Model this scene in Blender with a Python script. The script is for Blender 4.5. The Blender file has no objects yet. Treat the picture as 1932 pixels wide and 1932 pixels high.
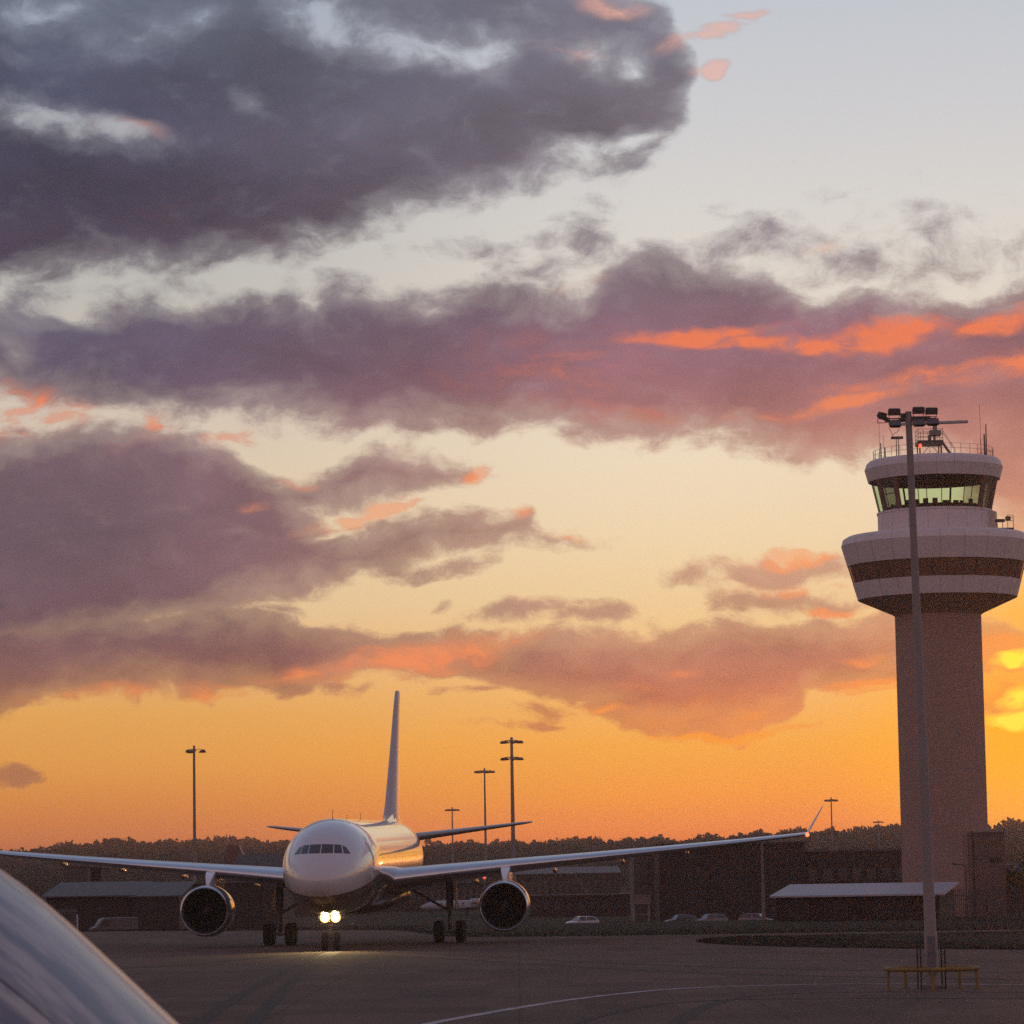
import bpy, math, random
import numpy as np
from mathutils import Vector, Matrix

random.seed(7)
RNG = np.random.default_rng(11)
PI = math.pi
R = math.radians
S = bpy.context.scene
COL = S.collection

# ------------------------------------------------------------------ camera
FPX = 6400.0                      # focal length in units of a 1932 px wide picture
EYE = Vector((0.0, 0.0, 4.0))     # cabin window height
PITCH, ROLL = R(6.17), R(0.95)
cam = bpy.data.cameras.new("camera")
cam.sensor_width = 36.0
cam.lens = FPX / 1932 * 36.0
cam.clip_start, cam.clip_end = 0.1, 12000
cam.dof.use_dof = True
cam.dof.focus_distance = 240
cam.dof.aperture_fstop = 13
camo = bpy.data.objects.new("camera", cam)
COL.objects.link(camo)
CAMROT = Matrix.Rotation(PI / 2 + PITCH, 3, 'X') @ Matrix.Rotation(-ROLL, 3, 'Z')
camo.matrix_world = Matrix.Translation(EYE) @ CAMROT.to_4x4()
S.camera = camo


def ray(px, py):
    return CAMROT @ Vector(((px - 966) / FPX, (966 - py) / FPX, -1.0))


def at(px, py, Y):
    """place a surveyed point: sight line of a photo point followed to depth Y"""
    d = ray(px, py)
    return EYE + d * (Y / d.y)


def on(px, py, z=0.0):
    d = ray(px, py)
    return EYE + d * ((z - EYE.z) / d.z)


def azel(px, py):
    d = ray(px, py).normalized()
    return math.degrees(math.atan2(d.x, d.y)), math.degrees(math.asin(d.z))


# ------------------------------------------------------------------ colour
def lin(c):
    out = []
    for v in c[:3]:
        v = v / 255.0
        out.append(v / 12.92 if v <= 0.04045 else ((v + 0.055) / 1.055) ** 2.4)
    return tuple(out) + (1.0,)


S.view_settings.view_transform = 'Standard'
S.view_settings.look = 'None'
S.view_settings.exposure = 0.0
S.view_settings.gamma = 1.0
S.render.engine = 'CYCLES'
S.cycles.max_bounces = 8
S.cycles.diffuse_bounces = 3
S.cycles.glossy_bounces = 4
S.cycles.transparent_max_bounces = 12
S.cycles.transmission_bounces = 6
S.cycles.volume_bounces = 1
S.cycles.sample_clamp_indirect = 4.0
S.cycles.use_adaptive_sampling = False
S.cycles.use_denoising = False      # the sampling grain stands in for the photograph's film grain

# ------------------------------------------------------------------ sky
SUN_AZ, SUN_EL = azel(2090, 1405)
world = bpy.data.worlds.new("World")
S.world = world
world.use_nodes = True
NT = world.node_tree
NT.nodes.clear()


class G:
    """terse node building"""
    def __init__(self, nt): self.nt = nt
    def new(self, t): return self.nt.nodes.new(t)
    def put(self, sock, v):
        if v is None: return
        if isinstance(v, bpy.types.NodeSocket): self.nt.links.new(v, sock)
        else: sock.default_value = v
    def m(self, op, a, b=None, c=None, clamp=False):
        n = self.new('ShaderNodeMath'); n.operation = op; n.use_clamp = clamp
        for i, v in enumerate((a, b, c)): self.put(n.inputs[i], v)
        return n.outputs[0]
    def vm(self, op, a, b=None, scale=None):
        n = self.new('ShaderNodeVectorMath'); n.operation = op
        self.put(n.inputs[0], a); self.put(n.inputs[1], b)
        if scale is not None: self.put(n.inputs['Scale'], scale)
        return n.outputs['Value'] if op in ('LENGTH', 'DOT_PRODUCT') else n.outputs[0]
    def xyz(self, x, y, z=0.0):
        n = self.new('ShaderNodeCombineXYZ')
        for i, v in enumerate((x, y, z)): self.put(n.inputs[i], v)
        return n.outputs[0]
    def sep(self, v):
        n = self.new('ShaderNodeSeparateXYZ'); self.put(n.inputs[0], v); return n.outputs
    def smooth(self, v, a, b, lo=0.0, hi=1.0):
        n = self.new('ShaderNodeMapRange'); n.interpolation_type = 'SMOOTHSTEP'
        for i, w in enumerate((v, a, b, lo, hi)): self.put(n.inputs[i], w)
        return n.outputs[0]
    def rng(self, v, a, b, lo=0.0, hi=1.0):
        n = self.new('ShaderNodeMapRange'); n.clamp = True
        for i, w in enumerate((v, a, b, lo, hi)): self.put(n.inputs[i], w)
        return n.outputs[0]
    def noise(self, vec, scale, detail=4.0, rough=0.5, lac=2.0, dist=0.0, color=False):
        n = self.new('ShaderNodeTexNoise'); n.noise_dimensions = '3D'
        if vec is not None: self.put(n.inputs['Vector'], vec)
        self.put(n.inputs['Scale'], scale); self.put(n.inputs['Detail'], detail)
        self.put(n.inputs['Roughness'], rough); self.put(n.inputs['Lacunarity'], lac)
        self.put(n.inputs['Distortion'], dist)
        return n.outputs['Color'] if color else n.outputs[0]
    def ramp(self, f, stops, interp='LINEAR'):
        n = self.new('ShaderNodeValToRGB'); n.color_ramp.interpolation = interp
        e = n.color_ramp.elements
        stops = sorted(stops, key=lambda s: s[0])
        while len(e) < len(stops): e.new(0.5)
        for i, (p, c) in enumerate(stops):
            e[i].position = p; e[i].color = c
        self.put(n.inputs[0], f)
        return n.outputs[0]
    def mix(self, f, a, b, mode='MIX'):
        n = self.new('ShaderNodeMix'); n.data_type = 'RGBA'; n.blend_type = mode
        n.clamp_factor = True
        self.put(n.inputs[0], f); self.put(n.inputs[6], a); self.put(n.inputs[7], b)
        return n.outputs[2]


g = G(NT)
tc = g.new('ShaderNodeTexCoord')
DIR = tc.outputs['Generated']
dx, dy, dz = g.sep(DIR)[:3]
AZ = g.m('MULTIPLY', g.m('ARCTAN2', dx, dy), 180 / PI)
EL = g.m('MULTIPLY', g.m('ARCSINE', dz), 180 / PI)
UV = g.xyz(AZ, EL, 1.0)
# wind-drawn turbulence that displaces all cloud outlines
stretched = g.xyz(g.m('MULTIPLY', AZ, 0.6), EL)
warp = g.noise(stretched, 0.85, 3.0, 0.55, color=True)
warp2 = g.vm('SCALE', g.vm('SUBTRACT', warp, (0.5, 0.5, 0.5)), scale=0.85)
UVW = g.vm('ADD', g.vm('MULTIPLY', warp2, (1, 1, 0)), UV)
U, V = g.sep(UVW)[:2]
U0, U1, V0, V1 = -11.5, 11.5, -3.0, 19.0
T = g.m('MULTIPLY_ADD', U, 1 / (U1 - U0), -U0 / (U1 - U0))


def curve_el(pts):
    n = g.new('ShaderNodeFloatCurve')
    g.put(n.inputs['Value'], T)
    cm = n.mapping
    cv = cm.curves[0]
    q = []
    for px, py in pts:
        a, e = azel(px, py)
        q.append(((a - U0) / (U1 - U0), (e - V0) / (V1 - V0)))
    q.sort()
    while len(cv.points) < len(q): cv.points.new(0.5, 0.5)
    for p, (a, e) in zip(cv.points, q):
        p.location = (a, e); p.handle_type = 'AUTO_CLAMPED'
    cm.use_clip = False
    cm.update()
    return g.m('MULTIPLY_ADD', n.outputs[0], V1 - V0, V0)


def band(top, bot):
    return g.m('MINIMUM', g.m('SUBTRACT', curve_el(top), V), g.m('SUBTRACT', V, curve_el(bot)))


DPP = 180 / PI / FPX


def ell(cx, cy, rx, ry, ang=0.0):
    """1 at the centre of a tilted oval, 0 on its outline, negative outside"""
    a, e = azel(cx, cy)
    c, s = math.cos(R(ang)), math.sin(R(ang))
    ax, ay = c / (rx * DPP), s / (rx * DPP)
    bx, by = -s / (ry * DPP), c / (ry * DPP)
    u = g.vm('DOT_PRODUCT', UVW, (ax, ay, -(a * ax + e * ay)))
    v = g.vm('DOT_PRODUCT', UVW, (bx, by, -(a * bx + e * by)))
    return g.m('SUBTRACT', 1.0, g.m('SQRT', g.m('MULTIPLY_ADD', u, u, g.m('MULTIPLY', v, v))))


bands = [
    # great slate cloud, upper left
    band([(-300, -200), (0, -180), (700, -160), (1000, -90), (1150, -45), (1240, 0), (1290, 75), (1315, 130), (1345, 260), (1500, 500)],
         [(-300, 560), (0, 535), (200, 510), (400, 508), (560, 497), (640, 470), (720, 432), (800, 395), (900, 372), (1000, 355), (1100, 335), (1180, 345), (1240, 300), (1290, 225), (1315, 140), (1345, 40), (1500, -100)]),
    # long second band across the frame
    band([(-300, 590), (0, 575), (40, 550), (100, 538), (200, 545), (330, 546), (430, 540), (560, 555), (620, 543), (700, 540), (800, 548), (860, 530), (920, 530), (1000, 545), (1070, 548), (1125, 520), (1150, 490), (1200, 470), (1270, 458), (1330, 478), (1390, 490), (1440, 500), (1490, 532), (1525, 556), (1600, 540), (1680, 556), (1740, 556), (1800, 550), (1870, 535), (1932, 520), (2200, 500)],
         [(-300, 720), (0, 742), (100, 765), (200, 775), (300, 790), (420, 795), (560, 790), (610, 812), (660, 825), (760, 820), (830, 806), (900, 812), (1000, 815), (1100, 838), (1200, 842), (1300, 830), (1400, 836), (1500, 858), (1600, 876), (1700, 870), (1800, 880), (1900, 1000), (1990, 1030), (2200, 1000)]),
    # heavy bank on the left
    band([(-300, 825), (0, 815), (100, 805), (180, 802), (250, 797), (300, 806), (380, 828), (430, 842), (475, 880), (540, 925), (620, 985), (720, 1030), (800, 1080)],
         [(-300, 1230), (0, 1220), (200, 1200), (350, 1172), (440, 1152), (520, 1130), (600, 1105), (680, 1075), (720, 1040), (800, 1000)]),
    # two fingers reaching right
    band([(250, 1100), (330, 900), (430, 880), (520, 908), (580, 902), (640, 880), (685, 850), (740, 836), (800, 855), (860, 865), (905, 884), (940, 905), (1100, 1000)],
         [(250, 850), (330, 1010), (430, 1010), (520, 1000), (560, 985), (640, 965), (740, 945), (820, 925), (905, 894), (940, 880), (1100, 800)]),
    band([(250, 1150), (330, 1000), (420, 1000), (560, 1004), (700, 982), (850, 966), (930, 970), (990, 960), (1010, 992), (1080, 1000), (1130, 1012), (1180, 1040), (1300, 1100)],
         [(250, 1000), (330, 1165), (420, 1155), (500, 1138), (600, 1112), (700, 1082), (800, 1060), (900, 1045), (1000, 1022), (1080, 1015), (1130, 1008), (1180, 990), (1300, 900)]),
    # low band above the horizon, deepening to the left
    band([(-300, 1120), (0, 1130), (200, 1140), (380, 1142), (520, 1147), (620, 1165), (680, 1188), (760, 1184), (850, 1184), (950, 1195), (1050, 1190), (1130, 1184), (1250, 1180), (1350, 1170), (1450, 1160), (1550, 1155), (1700, 1160), (1932, 1168), (2200, 1170)],
         [(-300, 1375), (0, 1352), (60, 1332), (120, 1312), (200, 1312), (300, 1306), (380, 1312), (440, 1297), (500, 1290), (530, 1312), (585, 1302), (645, 1284), (690, 1270), (760, 1266), (880, 1275), (940, 1298), (1010, 1308), (1100, 1338), (1200, 1372), (1300, 1386), (1420, 1378), (1495, 1366), (1515, 1322), (1600, 1312), (1690, 1288), (1800, 1275), (1932, 1262), (2200, 1240)]),
]
D = bands[0]
for b in bands[1:]:
    D = g.m('SMOOTH_MAX', D, b, 0.12)
# small separate clouds and wisps: (cx, cy, rx, ry, tilt)
for cx, cy, rx, ry, an, k in [
        (1490, 1068, 150, 30, 3, .30), (1440, 1128, 95, 24, 2, .26), (1560, 1132, 80, 16, 0, .18),
        (828, 1074, 70, 17, 6, .22), (852, 1138, 30, 14, 20, .16), (985, 1160, 105, 15, 3, .19), (1110, 1165, 90, 13, -4, .13),
        (30, 1468, 52, 14, 5, .2), (985, 461, 95, 12, 3, .12), (1400, 462, 110, 22, 8, .22), (1455, 436, 45, 15, -12, .10),
        (1000, 522, 70, 25, 12, .13), (1590, 496, 130, 36, -6, .14), (905, 1296, 60, 9, 0, .12), (1900, 930, 70, 70, 30, .4),
        (1110, 474, 34, 40, 40, .10), (1035, 1340, 60, 10, 0, .1), (1320, 1082, 30, 12, 0, .1), (1805, 447, 26, 10, -20, .03),
        (640, 1290, 60, 14, -6, .2), (1000, 1372, 50, 4, 0, .05), (535, 1150, 50, 14, -5, .2), (1890, 1310, 70, 30, 10, .22)]:
    D = g.m('MAXIMUM', D, g.m('MULTIPLY', ell(cx, cy, rx, ry, an), k))
# thin places and holes
D = g.m('MINIMUM', D, 0.75)
for cx, cy, rx, ry, an, k in [
        (70, 20, 190, 45, 8, .85), (255, 75, 150, 55, 10, .6), (370, 40, 70, 30, 25, .4), (620, 30, 170, 70, -18, .95), (830, 90, 130, 66, -20, .85), (950, 80, 90, 55, 30, .6), (1120, 100, 95, 50, -8, .75), (1210, 125, 40, 40, 0, .75),
        (480, 176, 46, 34, -30, .55), (90, 235, 210, 50, -10, .95), (240, 250, 80, 26, -8, .5), (1090, 285, 120, 34, -8, .55), (1190, 270, 50, 28, 10, .6), (40, 110, 60, 30, 0, .2),
        (150, 580, 100, 36, 4, .45), (345, 570, 70, 30, 20, .4), (30, 660, 60, 50, 10, .5), (590, 580, 40, 30, 0, .4), (470, 545, 70, 26, 0, .3),
        (1540, 560, 50, 22, 40, .3), (470, 1010, 100, 8, 6, .15), (610, 1004, 70, 7, 12, .3), (800, 1126, 200, 20, 3, .5),
        (1280, 1330, 75, 22, 6, .3), (1420, 1330, 60, 16, 6, .25), (1150, 1310, 90, 12, 3, .22), (1890, 1230, 50, 16, 10, .3), (560, 1275, 30, 14, 0, .3)]:
    D = g.m('SUBTRACT', D, g.m('MULTIPLY', g.m('MAXIMUM', ell(cx, cy, rx * 1.25, ry * 1.25, an), 0.0), k))

fb = g.noise(g.xyz(g.m('MULTIPLY', U, 0.62), V, 3.7), 1.9, 9.0, 0.62, 2.15)
fb_low = g.noise(g.xyz(g.m('MULTIPLY', U, 0.45), V, 9.1), 0.75, 4.0, 0.55)
amp = g.rng(EL, 1.5, 11, 0.80, 1.25)
Dn = g.m('MULTIPLY_ADD', g.m('SUBTRACT', fb, 0.5), amp, D)
# weather outside the surveyed part of the sky
far = g.m('MAXIMUM', g.smooth(g.m('ABSOLUTE', AZ), 9.6, 12.0), g.smooth(EL, 16.0, 19.0))
gen_n = g.noise(g.vm('MULTIPLY', DIR, (1.0, 1.0, 4.5)), 2.6, 6.0, 0.6)
gen = g.m('MULTIPLY', g.m('SUBTRACT', gen_n, 0.52), 6.0)
mixD = g.new('ShaderNodeMix'); g.put(mixD.inputs[0], far); g.put(mixD.inputs[2], Dn); g.put(mixD.inputs[3], gen)
DD = mixD.outputs[0]
soft = g.rng(EL, 1.0, 10.0, 0.06, 0.22)
alpha = g.smooth(g.m('DIVIDE', DD, soft), -1.0, 1.25)
depth = g.smooth(DD, 0.0, 0.75)

E0, E1 = -1.0, 40.0


def ramp_y(x, rows, extra=()):
    st = []
    for y, c in rows:
        e = azel(x, y)[1]
        st.append(((e - E0) / (E1 - E0), lin(c)))
    for e, c in extra:
        st.append(((e - E0) / (E1 - E0), lin(c)))
    return g.ramp(FE, st)


FE = g.m('DIVIDE', g.m('SUBTRACT', EL, E0), E1 - E0)
HIGH = [(22, (140, 155, 180)), (40, (112, 130, 165))]
clear_l = ramp_y(300, [(1640, (172, 98, 62)), (1600, (196, 106, 52)), (1550, (216, 128, 54)), (1450, (230, 158, 70)), (1350, (231, 168, 84)), (1150, (228, 196, 150)), (1000, (224, 202, 168)), (800, (214, 198, 180)), (550, (190, 188, 182)), (250, (170, 172, 178)), (50, (158, 168, 184))], HIGH)
clear_r = ramp_y(1450, [(1620, (232, 106, 34)), (1560, (243, 132, 42)), (1500, (249, 156, 48)), (1400, (249, 173, 66)), (1150, (240, 206, 152)), (1000, (240, 217, 178)), (850, (238, 221, 193)), (500, (222, 216, 206)), (400, (217, 214, 208)), (200, (205, 206, 209)), (0, (194, 200, 208))], HIGH)
side = g.smooth(AZ, azel(150, 900)[0], azel(1350, 900)[0])
clear = g.mix(side, clear_l, clear_r)
cloud_l = ramp_y(120, [(1360, (158, 104, 84)), (1290, (134, 92, 88)), (1180, (105, 82, 97)), (1000, (101, 84, 101)), (850, (114, 93, 107)), (700, (88, 80, 103)), (600, (94, 90, 112)), (500, (78, 70, 90)), (350, (62, 60, 82)), (150, (74, 79, 101)), (0, (95, 104, 122))], HIGH)
cloud_r = ramp_y(1600, [(1390, (226, 124, 76)), (1320, (206, 120, 86)), (1230, (188, 122, 104)), (1150, (186, 130, 116)), (1050, (200, 142, 124)), (900, (186, 130, 118)), (800, (174, 116, 110)), (690, (152, 104, 114)), (600, (141, 103, 118)), (520, (132, 112, 124)), (400, (136, 124, 136)), (200, (124, 117, 128)), (0, (126, 122, 136))], HIGH)
side_c = g.smooth(AZ, azel(50, 900)[0], azel(1750, 900)[0])
cloud = g.mix(side_c, cloud_l, cloud_r)
# uneven thickness inside the clouds
var = g.m('MULTIPLY_ADD', g.m('SUBTRACT', fb_low, 0.5), 1.0, 0.94)
var2 = g.m('MULTIPLY_ADD', g.m('SUBTRACT', fb, 0.5), -0.30, 1.0)
cloud = g.vm('SCALE', cloud, scale=g.m('MULTIPLY', var, var2))
cloud = g.mix(g.m('MULTIPLY', g.m('SUBTRACT', 1.0, depth), 0.30), cloud, clear)
# vapour lit from below by the sun: (cx, cy, rx, ry, tilt, weight)
L = None
for cx, cy, rx, ry, an, w in [
        (1320, 632, 170, 13, 2, 1.0), (1500, 650, 190, 13, -3, 1.2), (1680, 630, 130, 22, 9, 1.2), (1890, 606, 100, 22, 14, 1.3),
        (1800, 705, 250, 20, 5, .8), (1910, 700, 100, 24, 10, 1.0), (1610, 752, 150, 12, 9, 1.0), (1450, 780, 110, 14, 5, .5), (1050, 700, 260, 70, 0, .28), (1150, 780, 300, 40, 0, .25),
        (700, 966, 140, 13, 13, 1.0), (890, 885, 40, 16, 20, 1.0), (455, 840, 60, 26, -10, .8), (280, 800, 60, 14, -10, .9), (560, 915, 40, 10, 0, .8), (130, 795, 130, 30, -4, .6), (30, 770, 90, 50, 0, .6), (75, 755, 25, 20, 0, .6),
        (975, 962, 30, 12, 10, .8), (1080, 1003, 50, 8, -5, .6), (470, 965, 30, 10, 0, .6), (255, 830, 90, 30, 0, .3),
        (400, 250, 0.1, 0.1, 0, 0), (270, 252, 110, 16, -8, .30), (330, 380, 120, 34, 20, .16), (1150, 14, 70, 18, -6, .6), (1355, 58, 110, 17, 17, 1.35), (1345, 138, 40, 14, -6, .95), (1080, 96, 80, 22, -6, .45), (1100, 535, 50, 18, 10, .75), (1550, 472, 50, 12, 14, .6),
        (780, 1238, 230, 26, 8, .85), (560, 1262, 110, 20, 5, .6), (420, 1300, 90, 16, 4, .8), (180, 1312, 200, 14, 0, .45), (660, 1256, 80, 24, 0, .7),
        (1490, 1046, 110, 14, 4, 1.0), (1500, 1105, 120, 10, 0, .8), (1560, 1142, 90, 8, 0, .8), (1300, 1330, 130, 24, 8, .55), (1420, 1336, 90, 18, 10, .6), (1130, 1335, 110, 10, 0, .6), (1350, 1385, 180, 7, 0, 1.0), (1290, 1262, 50, 10, 0, .5), (1200, 1290, 130, 12, 0, .4), (1640, 1300, 130, 13, 9, 1.4), (1470, 1375, 110, 8, 3, 1.0), (1640, 1240, 60, 10, 0, .7), (1900, 1230, 90, 40, 6, 1.3), (1880, 1290, 80, 26, 10, 1.4)]:
    if w == 0: continue
    t = g.m('MULTIPLY', g.m('MAXIMUM', ell(cx, cy, rx * 1.35, ry * 1.75, an), 0.0), w * 1.55)
    L = t if L is None else g.m('SMOOTH_MAX', L, t, 0.1)
streaks = g.noise(g.xyz(g.m('MULTIPLY', U, 0.35), V, 21.0), 2.6, 6.0, 0.6)
L = g.m('MULTIPLY', L, g.rng(streaks, 0.32, 0.60, 0.25, 1.2))
L = g.smooth(g.m('MULTIPLY', L, g.rng(fb, 0.36, 0.60, 0.42, 1.15)), 0.04, 1.1)
lit_col = ramp_y(1300, [(1400, (255, 158, 40)), (1250, (246, 140, 88)), (1050, (250, 160, 104)), (800, (238, 134, 90)), (620, (242, 122, 76)), (450, (244, 180, 150)), (100, (240, 176, 156))], [(40, (200, 170, 165))])
cloud = g.mix(g.m('MULTIPLY', L, 0.88), cloud, lit_col)
# thin lit vapour also shows against open sky
alpha = g.m('MAXIMUM', alpha, g.m('MULTIPLY', g.smooth(L, 0.15, 0.9), 0.62))
sky = g.mix(g.m('MULTIPLY', alpha, 0.985), clear, cloud)
# glow round the low sun
LAMP_EL = 0.72                     # the disc itself already sinks behind the wooded ridge
sdir = Vector((math.sin(R(SUN_AZ)) * math.cos(R(SUN_EL)), math.cos(R(SUN_AZ)) * math.cos(R(SUN_EL)), math.sin(R(SUN_EL))))
sa = g.m('MULTIPLY', g.m('ARCCOSINE', g.vm('DOT_PRODUCT', DIR, tuple(sdir))), 180 / PI)
halo = g.smooth(sa, 5.2, 1.2)
glow = g.mix(g.m('MULTIPLY', halo, g.m('SUBTRACT', 1.0, g.m('MULTIPLY', alpha, 0.62))), sky, (1.15, 0.48, 0.0, 1))
wide = g.m('POWER', g.m('SUBTRACT', 1.0, g.rng(sa, 0.0, 9.0)), 2.0)
glow = g.mix(g.m('MULTIPLY', wide, 0.16), glow, (1.0, 0.36, 0.03, 1))
# broken cloud next to the sun burns yellow
burn = g.m('MULTIPLY', g.m('MAXIMUM', g.m('MAXIMUM', ell(1905, 1345, 60, 22, 12), ell(1925, 1240, 70, 12, 4)), 0.0), 2.2)
burn = g.m('MAXIMUM', burn, g.m('MULTIPLY', g.m('MAXIMUM', ell(1920, 1305, 60, 20, 10), 0.0), 1.6))
burn = g.m('MULTIPLY', burn, g.rng(fb, 0.38, 0.58, 0.25, 1.3))
glow = g.mix(g.m('MINIMUM', burn, 1.0, clamp=True), glow, (1.3, 0.88, 0.06, 1))
# the sky opposite the sun: pale dusk
ang = g.m('ABSOLUTE', AZ)
east = g.smooth(ang, 25.0, 120.0)
east_col = g.ramp(FE, [(0.0, lin((186, 146, 140))), (0.12, lin((206, 166, 160))), (0.35, lin((186, 158, 164))), (1.0, lin((146, 134, 150)))])
east_col = g.mix(g.m('MULTIPLY', alpha, 0.35), east_col, lin((146, 128, 140)))
glow = g.mix(east, glow, east_col)
# zenith
glow = g.mix(g.smooth(EL, 30.0, 75.0), glow, lin((112, 110, 134)))
bg_sky = g.new('ShaderNodeTexSky'); bg_sky.sky_type = 'NISHITA'; bg_sky.sun_disc = False
bg_sky.sun_elevation = R(LAMP_EL); bg_sky.sun_rotation = R(SUN_AZ); bg_sky.altitude = 60
bg1 = g.new('ShaderNodeBackground'); g.put(bg1.inputs[0], bg_sky.outputs[0]); bg1.inputs[1].default_value = 0.0016
bg2 = g.new('ShaderNodeBackground'); g.put(bg2.inputs[0], glow); bg2.inputs[1].default_value = 1.0
add = g.new('ShaderNodeAddShader'); g.put(add.inputs[0], bg1.outputs[0]); g.put(add.inputs[1], bg2.outputs[0])
out = g.new('ShaderNodeOutputWorld'); g.put(out.inputs[0], add.outputs[0])
world.cycles.sampling_method = 'MANUAL'
world.cycles.sample_map_resolution = 1024

# ------------------------------------------------------------------ sun
sun = bpy.data.lights.new("sun", 'SUN')
sun.energy = 0.6
sun.angle = R(0.6)
sun.color = (1.0, 0.35, 0.09)
suno = bpy.data.objects.new("sun", sun)
COL.objects.link(suno)
suno.rotation_euler = Vector((-math.sin(R(SUN_AZ)), -math.cos(R(SUN_AZ)), -math.tan(R(LAMP_EL)))).to_track_quat('-Z', 'Y').to_euler()

# ------------------------------------------------------------------ materials
def mat(name, color, rough=0.6, metal=0.0, coat=0.0, spec=0.5, var=0.0, vscale=1.0, bump=0.0, bscale=20.0, emit=None, estr=0.0, coat_rough=0.04):
    m = bpy.data.materials.new(name)
    m.use_nodes = True
    nt = m.node_tree
    b = nt.nodes['Principled BSDF']
    q = G(nt)
    c = tuple(color) if len(color) == 4 else tuple(color) + (1.0,)
    b.inputs['Base Color'].default_value = c
    b.inputs['Roughness'].default_value = rough
    b.inputs['Metallic'].default_value = metal
    b.inputs['Coat Weight'].default_value = coat
    b.inputs['Coat Roughness'].default_value = coat_rough
    b.inputs['Specular IOR Level'].default_value = spec
    t = q.new('ShaderNodeTexCoord').outputs['Object']
    if var > 0:
        n = q.noise(t, vscale, 5.0, 0.6)
        k = q.rng(n, 0.25, 0.75, 1.0 - var, 1.0 + var)
        q.put(b.inputs['Base Color'], q.vm('SCALE', c[:3], scale=k))
        q.put(b.inputs['Roughness'], q.rng(n, 0.25, 0.75, max(0.0, rough - 0.12 * var), min(1.0, rough + 0.3 * var)))
    if bump > 0:
        bn = q.new('ShaderNodeBump'); bn.inputs['Strength'].default_value = bump
        bn.inputs['Distance'].default_value = 0.02
        q.put(bn.inputs['Height'], q.noise(t, bscale, 4.0, 0.6))
        q.put(b.inputs['Normal'], bn.outputs[0])
    if emit:
        b.inputs['Emission Color'].default_value = tuple(emit) + (1.0,)
        b.inputs['Emission Strength'].default_value = estr
    return m


def seams(m, period, axis='ANGLE', width=0.012, dark=0.45, offset=0.0):
    """thin dark joints between cladding panels, by angle round z or along x"""
    nt = m.node_tree; q = G(nt); b = nt.nodes['Principled BSDF']
    t = q.new('ShaderNodeTexCoord').outputs['Object']
    x, y, z = q.sep(t)[:3]
    v = q.m('ARCTAN2', y, x) if axis == 'ANGLE' else (x if axis == 'X' else z)
    f = q.m('FRACT', q.m('MULTIPLY_ADD', v, 1.0 / period, offset))
    d = q.m('ABSOLUTE', q.m('SUBTRACT', f, 0.5))
    k = q.smooth(d, 0.5 - width, 0.5 - width * 0.5, 1.0, dark)
    src = b.inputs['Base Color']
    base = src.links[0].from_socket if src.links else tuple(src.default_value[:3])
    q.put(b.inputs['Base Color'], q.vm('SCALE', base, scale=k))
    return m


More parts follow.
